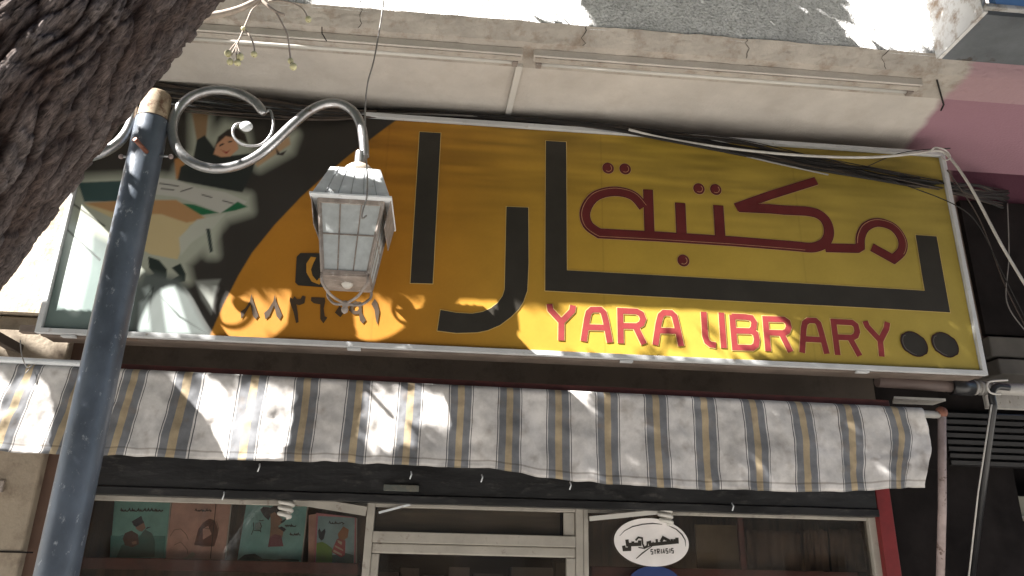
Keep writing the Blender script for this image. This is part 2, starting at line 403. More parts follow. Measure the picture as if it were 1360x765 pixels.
# shopfront aluminium frames ---------------------------------------------------
def frame_bar(px0, px1, t, d=.05, name='window_frame', y=YF, mat=None, parent=bld, vertical=False, face=0):
    """bar in the shopfront between two seen points, t = thickness across"""
    a = P(*px0, y=y); b = P(*px1, y=y); mb = MB()
    if vertical: mb.hexa([(a.x-t/2, y, a.z), (a.x+t/2, y, a.z), (a.x+t/2, y+d, a.z), (a.x-t/2, y+d, a.z)], [(b.x-t/2, y, b.z), (b.x+t/2, y, b.z), (b.x+t/2, y+d, b.z), (b.x-t/2, y+d, b.z)])
    else: mb.hexa([(a.x, y, a.z-t/2), (a.x, y+d, a.z-t/2), (a.x, y+d, a.z+t/2), (a.x, y, a.z+t/2)], [(b.x, y, b.z-t/2), (b.x, y+d, b.z-t/2), (b.x, y+d, b.z+t/2), (b.x, y, b.z+t/2)])
    return mb.build(name, mat or M['alu'], parent, bevel=.004)
def zx(px, py, y=YF): q = P(px, py, y=y); return q.x, q.z
zt = zx(500, 670)[1]
xL0 = zx(118, 663)[0]; xD0, xD1 = zx(492, 675)[0], zx(770, 680)[0]; xR1 = zx(1160, 688)[0]
# left window
wl = MB().box(xL0, xD0-.02, YF+.012, YF+.05, zt-.02, zt+.03).build('window_frame', M['alu'], bld, bevel=.003)
MB().box(xL0, xD0-.02, YF+.03, YF+.036, .5, zt-.015).build('pane', M['glass'], wl)
MB().box(xL0-.05, xL0-.002, YF+.01, YF+.06, .3, zt+.03).build('mullion', M['alu'], wl, bevel=.003)
MB().box(xL0, xD0-.02, YF+.01, YF+.06, .3, .497).build('sill', M['alu'], wl, bevel=.003)
# door with transom
dz_tr0, dz_tr1 = zx(640, 709)[1], zx(640, 677)[1]; dz_r0 = zx(640, 738)[1]
dr = MB().box(xD0-.018, xD0+.026, YF-.01, YF+.06, .05, zt+.03)
dr = dr.build('door_frame', M['alu'], bld, bevel=.004)
MB().box(xD1-.026, xD1+.018, YF-.01, YF+.06, .05, zt+.03).build('door_jamb', M['alu'], dr, bevel=.004)
MB().box(xD0+.027, xD1-.027, YF-.008, YF+.055, dz_tr1, zt+.03).build('head_rail', M['alu'], dr, bevel=.003)
MB().box(xD0+.027, xD1-.027, YF-.012, YF+.055, zx(640, 724)[1], dz_tr0).build('transom_bar', M['alu'], dr, bevel=.004)
MB().box(xD0+.027, xD1-.027, YF-.004, YF+.045, dz_r0, zx(640, 724)[1]-.002).build('door_rail', M['alu'], dr, bevel=.008)
for xa, xb in ((xD0+.027, xD0+.07), (xD1-.08, xD1-.027)):
    MB().box(xa, xb, YF-.004, YF+.045, .06, dz_r0-.002).build('door_stile', M['alu'], dr, bevel=.004)
MB().box(xD1-.095, xD1-.03, YF+.004, YF+.03, dz_tr0+.002, dz_tr1-.002).build('transom_stile', M['alu'], dr, bevel=.004)
MB().box(xD0+.027, xD1-.1, YF+.03, YF+.035, dz_tr0, dz_tr1).build('transom_pane', M['glass'], dr)
MB().box(xD0+.07, xD1-.08, YF+.02, YF+.026, .06, dz_r0).build('door_pane', M['glass'], dr)
MB().box(xD0+.027, xD1-.1, YF+.12, YF+.14, dz_tr0-.05, dz_tr1+.08).build('transom_board', pm('board', (.10, .08, .055), .8, stretch=(.3, 1, 6), var=.35, scale=6), dr)
a = P(503, 681, y=YF-.02); b = P(545, 670, y=YF-.02)
MB().bar(a, b, .008, .012).build('door_rod', M['lantern_white'], dr)
# right window
wr = MB().box(xD1+.05, xR1+.02, YF+.012, YF+.05, zx(960, 683)[1]-.012, zt+.04).build('window_frame', M['alu'], bld, bevel=.003)
MB().box(xD1+.02, xD1+.05, YF-.005, YF+.06, .05, zt+.02).build('mullion', M['alu'], wr, bevel=.004)
MB().box(xR1-.035, xR1+.04, YF-.004, YF+.06, .3, zx(1150, 688)[1]+.01).build('mullion', M['alu'], wr, bevel=.006)
MB().box(xD1+.05, xR1-.03, YF+.03, YF+.036, .5, zx(960, 683)[1]).build('pane', M['glass'], wr)
MB().box(xD1+.05, xR1-.03, YF+.01, YF+.06, .3, .497).build('sill', M['alu'], wr, bevel=.003)
# red upright and the dark jamb beside it
a = P(1172, 650, y=4.6); 
MB().box(a.x-.046, a.x+.046, 4.6, 4.68, 0, hz1).build('red_upright', M['red_paint'], bld, bevel=.004)
MB().box(a.x+.06, 3.62, 4.66, 4.8, 0, ZW-.02).build('dark_jamb', M['black_wall'], bld)
MB().box(xR1+.045, a.x-.055, 4.67, 4.8, 0, zt+.05).build('gap_filler', M['black_wall'], bld)
# shop room
room = MB()
room.box(-2.4, 3.6, 8.0, 8.1, 0, 3); room.box(-2.5, -2.4, 4.8, 8.1, 0, 3); room.box(3.6, 3.7, 4.8, 8.1, 0, 3)
room.box(-2.5, 3.7, 4.8, 8.1, ZW-.25, ZW-.2); room.box(-2.5, 3.7, 4.8, 8.1, -.01, .01)
room.build('shop_room', M['dark'], bld)

for (cx0, sd) in ((-.55, 1), (.62, 2), (1.55, 3), (2.35, 4)):
    rr_ = random.Random(sd); pts = []; x_ = cx0
    for k in range(9):
        t_ = k/8; x_ += rr_.uniform(-.016, .016); pts.append((x_, YSL+(YPT-YSL)*t_-.0045, ZSOF+(ZFT-ZSOF)*t_))
    MB().tube(pts, [.0008+.0012*rr_.random() for _ in pts], 5).build('plaster_crack', M['black_wall'], bld)
# ================================================================ NEIGHBOUR: balcony above right
nb = thing('neighbour_balcony', 'grey concrete balcony with dirty white side wall jutting out at upper right', 'balcony', (XB+1, 3.4, 2.9))
z0 = P(1243, 79, y=YPT-.004).z; x0 = P(1243, 79, y=YPT-.004).x
fy = P(1305, 12, x=x0).y
MB().box(x0+.03, 6.5, fy+.02, YPT-.012, z0, z0+.03).build('balcony_floor', M['grey_concrete'], nb)
sw = MB(); ny, nz = 14, 20; vs = []; fs = []
for i in range(ny+1):
    for j in range(nz+1):
        y = fy+(YPT-.012-fy)*i/ny; z = z0-.004+1.2*j/nz
        vs.append((x0+noise.noise(Vector((y*9, z*9, 1)))*.006, y, z))
for i in range(ny):
    for j in range(nz):
        a = i*(nz+1)+j; fs.append((a, a+1, a+nz+2, a+nz+1))
sw.add(vs, fs); sw.box(x0+.006, x0+.028, fy+.002, YPT-.014, z0, z0+1.19)
sw.build('side_wall', M['white_plaster'], nb)
MB().box(x0+.0, 6.5, fy-.03, fy-.002, z0+.004, z0+.03).build('floor_lip', pm('lip', (.5, .5, .5), .8, col2=(.2, .18, .15)), nb, bevel=.005)
MB().box(x0+.06, 6.5, fy-.022, fy+.018, z0+.033, z0+1.1).build('blue_front', M['blue_panel'], nb)
# neighbour shop at the right: dark recess, slats, ledge
ns = thing('neighbour_shop', 'dark neighbouring shopfront with roller shutter slats right of the yellow sign', 'shop', (4.2, 4.8, 0))
MB().box(3.72, 9, 5.0, 5.1, 0, 3.2).build('back_wall', M['black_wall'], ns)
lz = P(1335, 470, y=4.35).z
MB().box(P(1312, 450, y=4.35).x, 9, 4.3, 4.6, P(1335, 497, y=4.3).z, P(1335, 476, y=4.3).z).build('lower_ledge', M['grey_ledge'], ns, bevel=.01)
MB().box(P(1310, 450, y=4.35).x, 9, 4.33, 4.6, P(1335, 474, y=4.33).z, P(1335, 447, y=4.33).z).build('upper_ledge', M['grey_ledge'], ns, bevel=.01)
MB().box(P(1268, 260, y=4.395).x, 9, 4.36, 4.397, P(1335, 445, y=4.36).z, P(1310, 268, y=4.36).z).build('dark_gap_sheet', M['black_wall'], ns)  # darkness of the gap beside the sign put in as a near-black sheet
MB().box(P(1302, 515, y=4.3).x, 9, 4.27, 4.299, P(1335, 543, y=4.27).z, P(1335, 524, y=4.27).z).build('white_trim', M['pvc'], ns, bevel=.004)
zz = P(1310, 548, y=4.6).z; slat0 = None
for i in range(8):
    z = zz-.043*i; mb = MB(); xa, xb = xnb, 7
    mb.add([(xa, 4.62, z), (xb, 4.62, z), (xb, 4.595, z-.012), (xa, 4.595, z-.012), (xb, 4.6, z-.036), (xa, 4.6, z-.036), (xb, 4.63, z-.042), (xa, 4.63, z-.042)],
           [(0, 1, 2, 3), (3, 2, 4, 5), (5, 4, 6, 7), (0, 7, 6, 1), (0, 3, 5, 7), (1, 6, 4, 2)])
    if slat0 is None: slat0 = mb.build('shutter_slat', M['shutter'], ns)
    else:
        s = slat0.copy(); scene.collection.objects.link(s); s.location.z = -.043*i
b0, b1 = P(1278, 657, y=4.75), P(1360, 690, y=4.75)
MB().box(b0.x, 6.5, 4.72, 4.9, b1.z, b0.z).build('light_box', M['greenish'], ns, bevel=.005)
b2 = P(1300, 665, y=4.7); MB().box(b0.x, b0.x+.085, 4.7, 4.719, b1.z+.01, b0.z-.03).build('box_end', pm('box_end', (.34, .31, .24), .6), ns, bevel=.003)
MB().box(b0.x+.02, 6.5, 4.705, 4.718, b1.z+.006, b1.z+.018).build('box_trim', M['pvc'], ns)

# ================================================================ SIGN
sg = thing('shop_sign', 'long yellow and black shop sign reading YARA LIBRARY with Arabic lettering', 'sign', ((P(47, 442, y=YS).x+3.065)/2, YS, P(47, 442, y=YS).z))
sx0, sx1 = -2.13, 3.065; sz0, sz1 = 1.086+EYE, 2.533+EYE
SY = YS+.014
# art work painted per vertex, with some sun glare at its left end
nx, nz = 760, 212
gx = np.linspace(sx0+.03, sx1-.03, nx+1); gz = np.linspace(sz0+.03, sz1-.03, nz+1)
X, Z = np.meshgrid(gx, gz, indexing='ij')
cam_v = X[..., None]*AX+SY*AY+(Z[..., None]-EYE)*AZ
U = CX+F*cam_v[..., 0]/cam_v[..., 2]; V = CY+F*cam_v[..., 1]/cam_v[..., 2]   # where the printed motif sits, read off the photograph
def nmap(sc, seed, sx=1.):
    r = np.random.default_rng(seed); w = int(nx/sc*sx)+3; h = int(nz/sc)+3
    g = r.random((w, h)); xi = np.linspace(0, w-1.001, nx+1); zi = np.linspace(0, h-1.001, nz+1)
    a = xi.astype(int); b = zi.astype(int); fx = (xi-a)[:, None]; fz = (zi-b)[None]
    fx = fx*fx*(3-2*fx); fz = fz*fz*(3-2*fz)
    return (g[a][:, b]*(1-fx)*(1-fz)+g[a+1][:, b]*fx*(1-fz)+g[a][:, b+1]*(1-fx)*fz+g[a+1][:, b+1]*fx*fz)
t = np.clip((U-520)/330, 0, 1)[..., None]
orange = np.array([.40, .17, .014]); yellow = np.array([.43, .285, .04])
col = orange*(1-t)+yellow*t
t2 = np.clip((U-850)/450, 0, 1)[..., None]; col = col*(1-t2)+np.array([.37, .287, .062])*t2
st = (nmap(30, 1)*.5+nmap(12, 2)*.3+nmap(60, 3)*.2)[..., None]
col *= (.84+.24*st)+.05*(nmap(1.5, 8)[..., None]-.5)
# dirt streaks running along the upper edge of the cloth
dv = np.clip((sz1-.03-Z)/.8, 0, 1)[..., None]; band = (nmap(6, 5, .12)*.7+nmap(3, 6, .1)*.3)[..., None]
col *= 1-(1-dv)*.5*np.clip(band*1.7-.35, 0, 1)
for sx_ in (-.42, .86, 2.06): col *= (1-.16*np.exp(-((X-sx_)/.004)**2))[..., None]   # joints between the lengths of printed cloth
def sdf(poly):
    d = np.full(U.shape, 1e9); ins = np.zeros(U.shape, bool); m = len(poly)
    for i in range(m):
        ax, ay = poly[i]; bx, by = poly[(i+1) % m]; ex, ey = bx-ax, by-ay
        wx, wy = U-ax, V-ay; tt = np.clip((wx*ex+wy*ey)/(ex*ex+ey*ey+1e-9), 0, 1)
        d = np.minimum(d, np.hypot(wx-ex*tt, wy-ey*tt))
        c = ((ay > V) != (by > V)) & (U < (bx-ax)*(V-ay)/((by-ay) if by != ay else 1e-9)+ax)
        ins ^= c
    return np.where(ins, -d, d)
def paint(poly, c, soft=.8, grow=0., amt=1.):
    global col
    a = (np.clip(.5-(sdf(poly)-grow)/(2*soft), 0, 1)*amt)[..., None]; col = col*(1-a)+np.array(c)*a
arc = [(541, 150), (515, 168), (490, 187), (462, 208), (430, 235), (400, 262), (365, 299), (335, 336), (317, 366), (297, 405), (278, 448), (0, 480), (0, 60), (541, 60)]
paint(arc, (.028, .024, .02), 1.)
teal = [(60, 240), (150, 330), (190, 390), (215, 452), (20, 460), (20, 250)]
paint(teal, (.15, .20, .19), 34)
paint([(90, 262), (118, 300), (112, 360), (100, 412), (84, 400), (88, 330), (80, 290)], (.62, .70, .68), 9, 2, .8)  # white streak of sun glare painted into the print colour
glow = (.36, .38, .31)
shapes_halo = [[(258, 152), (276, 150), (276, 195), (262, 215), (238, 225), (232, 240), (258, 200)], [(283, 185), (300, 165), (325, 172), (330, 200), (300, 215)],
  [(335, 212), (365, 190), (392, 180), (385, 200), (345, 222)], [(100, 240), (205, 235), (330, 262), (332, 280), (300, 290), (262, 335), (245, 350), (250, 372), (205, 382), (190, 370), (190, 335), (100, 290)], [(272, 303), (283, 303), (286, 338), (278, 338)]]
for s in shapes_halo: paint(s, glow, 7, 6, .9)
paint([(255, 150), (277, 150), (274, 182), (262, 190)], (.24, .15, .08), 1.5)
paint([(232, 212), (246, 208), (244, 240), (234, 238)], (.36, .17, .06), 1.5)
paint([(262, 186), (272, 180), (284, 196), (300, 208), (334, 204), (340, 214), (336, 226), (322, 256), (300, 252), (236, 240), (240, 222), (256, 214)], (.018, .022, .02), 1)
paint([(285, 196), (290, 182), (303, 172), (316, 170), (326, 178), (330, 192), (318, 186), (300, 182), (292, 196)], (.03, .022, .016), 1)
paint([(288, 192), (300, 181), (314, 184), (317, 198), (306, 208), (294, 209), (284, 205)], (.50, .26, .15), 1)
paint([(293, 199), (301, 202), (306, 199), (301, 205)], (.25, .02, .02), .6)
paint([(291, 193), (297, 190), (298, 192), (292, 195)], (.03, .02, .02), .5); paint([(303, 188), (309, 187), (309, 189), (303, 190)], (.03, .02, .02), .5)
paint([(336, 214), (362, 192), (384, 182), (386, 192), (368, 204), (342, 222)], (.40, .26, .15), 1.5)
paint([(366, 196), (372, 204), (381, 200), (376, 207), (368, 206)], (.03, .02, .02), .8)
paint([(104, 243), (172, 240), (170, 268), (112, 268)], (.03, .062, .06), 1)
paint([(203, 236), (236, 240), (262, 250), (300, 256), (328, 268), (322, 275), (292, 283), (262, 271), (236, 262), (203, 258)], (.42, .41, .37), 1)
for a, b in (((212, 243), (238, 247)), ((240, 254), (256, 249)), ((214, 250), (232, 252)), ((268, 258), (282, 262)), ((296, 266), (310, 270))):
    paint([a, b, (b[0], b[1]+1.5), (a[0], a[1]+1.5)], (.03, .03, .03), .6)
paint([(227, 269), (258, 272), (290, 283), (268, 286), (244, 281)], (.012, .11, .045), .8)
paint([(294, 283), (316, 268), (329, 275), (312, 280)], (.012, .11, .045), .8)
paint([(112, 272), (180, 268), (235, 266), (262, 284), (275, 290), (252, 300), (236, 345), (200, 338), (186, 330), (150, 290)], (.46, .37, .20), 1)
paint([(112, 270), (180, 266), (234, 266), (262, 283), (274, 291), (248, 296), (215, 285), (150, 282)], (.36, .20, .085), 1.2)
paint([(262, 292), (300, 284), (285, 302), (255, 322), (240, 340), (238, 316)], (.40, .41, .35), 1.5)
paint([(197, 341), (212, 346), (222, 358), (221, 374), (206, 379), (193, 374), (194, 368), (205, 364), (198, 356)], (.014, .022, .018), .8)
paint([(228, 356), (240, 350), (247, 364), (246, 374), (234, 376), (228, 372), (238, 366)], (.014, .022, .018), .8)
paint([(274, 304), (279, 304), (283, 334), (279, 336)], (.02, .03, .028), .8)
paint([(259, 373), (293, 371), (287, 385), (281, 418), (268, 398)], (.20, .21, .19), 2)  # grey sunlit shape painted into the print colour
paint([(190, 360), (240, 370), (280, 446), (170, 446), (180, 392)], (.085, .10, .095), 6)
for pl in ([(186, 402), (196, 396), (200, 440), (184, 440)], [(214, 384), (232, 380), (252, 442), (222, 442)], [(190, 384), (198, 380), (202, 390), (194, 394)]): paint(pl, (.36, .42, .41), 3, 0, .8)  # pale glare shapes painted over the dark print
for a, b, c in (((212, 392), (240, 420), (276, 444)), ((190, 400), (205, 380), (196, 430))):
    paint([a, b, c, (b[0]-2, b[1]+2)], (.02, .025, .022), 1)
for a, b in (((95, 268), (140, 300)), ((80, 295), (134, 345))):
    paint([a, b, (b[0]-1, b[1]+2), (a[0]-1, a[1]+2)], (.02, .02, .02), .7)
wr_ = nmap(28, 11)*.006+nmap(14, 12)*.0025+nmap(45, 13)*.006
# faint hanging folds of the stretched cloth near its lower left edge
fold = .0025*np.sin(U*.11+V*.05)*np.exp(-((Z-sz0)/.35))
mb = MB()
Yg = SY-.0025-wr_*.10
verts = np.stack([X, Yg, Z], -1).reshape(-1, 3)
idx = np.arange((nx+1)*(nz+1)).reshape(nx+1, nz+1)
faces = np.stack([idx[:-1, :-1], idx[1:, :-1], idx[1:, 1:], idx[:-1, 1:]], -1).reshape(-1, 4)
me = bpy.data.meshes.new('printed_face')
me.vertices.add(len(verts)); me.vertices.foreach_set('co', verts.ravel())
me.loops.add(faces.size); me.loops.foreach_set('vertex_index', faces.ravel())
me.polygons.add(len(faces)); me.polygons.foreach_set('loop_start', np.arange(0, faces.size, 4)); me.polygons.foreach_set('loop_total', np.full(len(faces), 4))
me.update(); me.validate()
me.polygons.foreach_set('use_smooth', [True]*len(faces))
ca = me.color_attributes.new('Col', 'FLOAT_COLOR', 'POINT')
ca.data.foreach_set('color', np.concatenate([np.clip(col, .004, 1).reshape(-1, 3), np.ones((len(verts), 1))], 1).astype(np.float32).ravel())
me.materials.append(attr_mat('sign_print', .55, .12))
face = bpy.data.objects.new('printed_face', me); scene.collection.objects.link(face); face.parent = sg; bpy_inv(face, sg)
YL = YS+.0068                                # lettering plane, in front of the cloth
def ink(name, c, rough=.5): return pm(name, c, rough, var=.12, scale=7, spec=.35)
M['ink_black'] = ink('ink_black', (.033, .029, .023)); M['ink_red'] = ink('ink_red', (.115, .016, .016)); M['ink_pink'] = ink('ink_pink', (.52, .30, .17))
M['ink_dark'] = ink('ink_dark', (.035, .008, .008)); M['ink_letter'] = ink('ink_letter', (.235, .034, .036)); M['ink_halo'] = ink('ink_halo', (.58, .42, .16))
M['ink_digit'] = ink('ink_digit', (.055, .035, .020)); M['ink_yellow'] = ink('ink_yellow', (.5, .24, .03))
def L3(pts): return [P(a, b, y=YL) for a, b in pts]
# --- black Arabic letters
def letter_fill(px, name='arabic_letter', mat='ink_black', halo=True):
    mb = MB(); fill(mb, L3(px)); o = mb.build(name, M[mat], sg)
    if halo:
        h = MB(); pts = L3(px)+[L3(px)[0]]; stroke(h, pts[:-1], .007, YL+.001, closed=True); h.build('letter_outline', M['ink_halo'], o)
    return o
c5 = lambda x, y: (500+x/3, 130+y/3); c5b = lambda x, y: (500+x/5.667, 370+y/5.667)
letter_fill([c5(172, 135), c5(256, 140), c5(224, 740), c5(135, 738)])
ra = [c5(518, 433), c5(605, 437), (702, 350), c5b(1135, 90), c5b(1105, 175), c5b(1070, 230), c5b(1010, 290), c5b(930, 350), c5b(840, 388), c5b(760, 405), c5b(600, 410), c5b(458, 392),
      c5b(482, 235), c5b(600, 257), c5b(720, 264), c5b(800, 250), c5b(860, 222), c5b(915, 180), c5b(950, 130), c5b(965, 80)]
letter_fill(ra)
letter_fill([(725, 187), (752, 188.5), (753, 359), (900, 367), (1060, 376), (1228, 386), (1216, 312), (1244, 314), (1262, 415), (1150, 408.5), (1000, 401), (724, 386)])
for c in ((1214, 457), (1255, 458)):
    mb = MB(); q = P(*c, y=YL)
    n = 26; pts = []
    for i in range(n):
        a = 2*math.pi*i/n; r = .071 if .6 < (a % math.pi) < 2.4 else .077
        pts.append(Vector((q.x+r*math.cos(a)-.012*math.sin(a), YL, q.z+r*1.03*math.sin(a))))
    fill(mb, pts); o = mb.build('arabic_dot', M['ink_black'], sg)
    h = MB(); stroke(h, pts, .006, YL-.0012, closed=True); h.build('dot_outline', M['ink_dark'], o)
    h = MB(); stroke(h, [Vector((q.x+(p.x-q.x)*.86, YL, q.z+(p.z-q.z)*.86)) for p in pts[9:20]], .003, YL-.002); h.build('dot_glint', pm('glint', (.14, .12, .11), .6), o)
# --- red Arabic word
c6 = lambda x, y: (740+x/3, 180+y/3); c7 = lambda x, y: (1020+x/3, 180+y/3)
W = .057
words = [
  (smooth_path([P(*c6(x, y), y=YL) for x, y in [(345, 285), (300, 238), (225, 222), (150, 243), (112, 300), (122, 355), (168, 390)]], 6)+[P(*c6(400, 402), y=YL), P(*c6(700, 421), y=YL), P(*c6(900, 437), y=YL)]
   + smooth_path([P(*c7(x, y), y=YL) for x, y in [(120, 442), (180, 446), (226, 427), (243, 388), (232, 342), (198, 312), (150, 301)]], 6)+[P(*c7(60, 297), y=YL), P(*c6(850, 292), y=YL), P(*c6(722, 286), y=YL)], W),
  ([P(*c6(712, 286), y=YL), P(*c6(850, 237), y=YL), P(*c7(193, 180), y=YL)], W*.85),
  ([P(*c6(362, 215), y=YL), P(*c6(368, 384), y=YL)], W*.95), ([P(*c6(490, 268), y=YL), P(*c6(496, 395), y=YL)], W), ([P(*c6(642, 278), y=YL), P(*c6(650, 405), y=YL)], W),
  ([P(*c7(228, 447), y=YL), P(*c7(355, 450), y=YL)]+smooth_path([P(*c7(x, y), y=YL) for x, y in [(368, 442), (370, 400), (392, 362), (440, 346), (500, 366), (535, 415), (533, 460), (500, 492)]], 6)+[P(*c7(414, 445), y=YL)], W*.9)]
rl = None
for k, (dw, yy, m, nm) in enumerate(((.011, YL+.002, 'ink_pink', 'red_word_outline'), (.0065, YL+.0009, 'ink_dark', 'red_word_edge'), (0, YL-.0003, 'ink_red', 'red_word'))):
    mb = MB()
    for j, (pts, w) in enumerate(words): stroke(mb, pts, w+dw, yy-.00006*j)
    for j, (a, b) in enumerate(((203, 130), (271, 133), (565, 212), (632, 215), (503, 498))):
        q = P(*c6(a, b), y=YL); disc(mb, q, .034+dw/2-.002, .036+dw/2-.002, yy-.0005-.00004*j)
    mb.build(nm, M[m], sg)
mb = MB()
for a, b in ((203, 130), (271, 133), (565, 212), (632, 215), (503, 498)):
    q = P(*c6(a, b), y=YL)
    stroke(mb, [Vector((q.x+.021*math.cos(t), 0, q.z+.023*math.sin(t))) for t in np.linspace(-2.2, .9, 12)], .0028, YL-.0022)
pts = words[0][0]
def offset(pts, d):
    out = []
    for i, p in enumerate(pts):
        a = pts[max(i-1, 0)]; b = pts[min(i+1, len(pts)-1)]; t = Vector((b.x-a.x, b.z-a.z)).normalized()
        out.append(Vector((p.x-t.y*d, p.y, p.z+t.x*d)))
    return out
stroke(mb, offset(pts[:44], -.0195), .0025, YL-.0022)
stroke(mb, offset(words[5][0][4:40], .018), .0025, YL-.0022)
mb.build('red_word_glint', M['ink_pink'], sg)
# --- YARA LIBRARY
cA = lambda x, y: (720+x/5.667, 390+y/5.667); cB = lambda x, y: (920+x/4.857, 395+y/4.857)
EN = [(cA, [[(55, 78), (62, 122), (145, 212), (143, 352)], [(232, 88), (226, 130), (147, 210)]]),
 (cA, [[(312, 358), (338, 190), (350, 142), (375, 120), (440, 120), (462, 142), (478, 200), (510, 368)], [(338, 252), (492, 256)]]),
 (cA, [[(592, 374), (587, 128), (710, 134), (745, 152), (760, 190), (748, 225), (715, 244), (598, 242)], [(702, 246), (767, 380)]]),
 (cA, [[(852, 387), (876, 225), (892, 165), (917, 143), (972, 145), (996, 168), (1014, 240), (1047, 395)], [(876, 277), (1020, 282)]]),
 (cB, [[(70, 93), (80, 250), (92, 285), (115, 303), (150, 308)]]), (cB, [[(184, 98), (201, 327)]]),
 (cB, [[(254, 112), (262, 215), (272, 322), (385, 325), (408, 308), (414, 270), (404, 232), (378, 216), (393, 195), (396, 160), (378, 132), (340, 126), (252, 122)], [(262, 214), (380, 217)]]),
 (cB, [[(487, 347), (468, 138), (588, 142), (612, 158), (620, 190), (610, 218), (585, 230), (478, 226)], [(572, 232), (632, 352)]]),
 (cB, [[(706, 357), (716, 200), (724, 165), (746, 148), (792, 150), (812, 168), (828, 220), (866, 364)], [(718, 268), (838, 274)]]),
 (cB, [[(936, 372), (908, 156), (1028, 162), (1052, 180), (1062, 220), (1052, 248), (1028, 260), (922, 256)], [(1014, 262), (1078, 377)]]),
 (cB, [[(1112, 153), (1126, 187), (1210, 278), (1220, 382)], [(1256, 160), (1250, 200), (1212, 276)]])]
for fn, strs in EN:
    o = None
    mb = MB()
    for j, s in enumerate(strs): stroke(mb, [P(*fn(a, b), y=YL) for a, b in s], .034, YL-.0003-.0001*j)
    o = mb.build('letter', M['ink_letter'], sg)
    mb = MB()
    for j, s in enumerate(strs): stroke(mb, [P(*fn(a, b), y=YL) for a, b in s], .042, YL+.001-.0001*j)
    mb.build('letter_outline', M['ink_halo'], o)
# --- phone number and telephone mark
cD = lambda x, y: (280+x/4.857, 360+y/4.857)
def digit(polys=(), strokes=()):
    mb = MB()
    for p in polys: fill(mb, [P(*cD(a, b), y=YL) for a, b in p])
    for p, w in strokes: stroke(mb, [P(*cD(a, b), y=YL) for a, b in p], w, YL-.0002)
    mb.build('digit', M['ink_digit'], sg)
digit([[(262, 148), (272, 190), (308, 290), (290, 312), (272, 290), (256, 215), (215, 285), (196, 310), (192, 262), (222, 240), (252, 195)]])
digit([[(413, 152), (422, 195), (460, 285), (444, 315), (424, 290), (408, 220), (378, 290), (352, 312), (344, 270), (372, 245), (403, 195)]])
digit([[(512, 168), (528, 182), (540, 162), (556, 182), (578, 180), (592, 158), (612, 165), (604, 208), (572, 220), (552, 215), (560, 262), (566, 330), (550, 336), (532, 260), (508, 192)]])
digit([[(648, 168), (735, 172), (738, 195), (728, 240), (734, 290), (752, 300), (726, 338), (706, 310), (706, 215), (664, 208), (646, 192)]])
digit([[(830, 225), (866, 258), (836, 298), (800, 268)]])
digit([[(952, 196), (972, 200), (975, 270), (1000, 318), (980, 340), (962, 320), (955, 276)]], [([(960, 215), (935, 205), (912, 222), (905, 250), (925, 268), (950, 268), (965, 250)], .02)])
digit([[(1058, 178), (1074, 205), (1088, 262), (1074, 350), (1062, 300), (1056, 250), (1036, 212)]])
ph = MB(); fill(ph, L3([(399, 336), (437, 336.5), (440, 340), (439, 380), (434, 382), (396, 379), (392, 375), (394, 341)])); po = ph.build('telephone_mark', M['ink_black'], sg)
ph = MB(); fill(ph, [p-Vector((0, .0006, 0)) for p in L3([(413, 341), (420, 342), (416, 350), (413, 358), (415, 366), (421, 373), (424, 369), (428, 374), (424, 378), (414, 374), (407, 362), (407, 350)])]); ph.build('handset', M['ink_yellow'], po)
# frame strips, each mitred, and the metal box behind
def fr(p, q, w, inx, inz):
    a = Vector(p); b = Vector(q)
    return a, b
fw = .027; YFm = YS-.012
def strip(o1, o2, i1, i2, nm='frame_strip'):
    mb = MB(); d = .03
    mb.hexa([(o1[0], YFm, o1[1]), (o2[0], YFm, o2[1]), (i2[0], YFm, i2[1]), (i1[0], YFm, i1[1])][::-1], [(o1[0], YFm+d, o1[1]), (o2[0], YFm+d, o2[1]), (i2[0], YFm+d, i2[1]), (i1[0], YFm+d, i1[1])][::-1])
    mb.build(nm, M['white_frame'], sg, bevel=.002)
O = [(sx0, sz0), (sx1, sz0), (sx1, sz1), (sx0, sz1)]; I = [(sx0+fw, sz0+fw), (sx1-fw, sz0+fw), (sx1-fw, sz1-fw), (sx0+fw, sz1-fw)]
for i in range(4):
    j = (i+1) % 4; strip(O[i], O[j], I[i], I[j])
cb = MB(); cb.box(sx0+.004, sx1-.004, YS+.02, YS+.19, sz0+.004, sz1-.004); cb.build('metal_box', M['cabinet'], sg)
lipb = MB().box(sx0+.02, sx1-.02, YS+.02, YS+.05, sz0-.008, sz0+.002); lipb.build('drip_lip', M['cabinet'], sg)
for x in np.linspace(sx0+.2, sx1-.2, 6):
    MB().bar((x, YS+.19, sz1-.12), (x, 4.41, sz1-.12), .035, .035).build('wall_bracket', M['cabinet'], sg)
for a, b in ((833, 492), (1148, 503), (470, 462), (90, 446)):
    q = P(a, b, y=YS); MB().box(q.x-.035, q.x+.035, YS-.004, YS+.03, sz0-.014, sz0-.001).build('clip', M['white_frame'], sg, bevel=.002)
q = P(27, 440, y=YS+.02); MB().box(q.x, sx0-.002, YS+.005, YS+.045, sz0+.002, sz0+.042).build('corner_bracket', M['cabinet'], sg, bevel=.003)
a = P(0, 424, y=4.35); b = P(62, 486, y=4.6)
MB().bar((a.x-.3, 4.1, a.z+.05), (b.x+.05, 4.62, b.z-.02), .07, .05).build('diagonal_stay', M['brown_panel'], sg, bevel=.004)

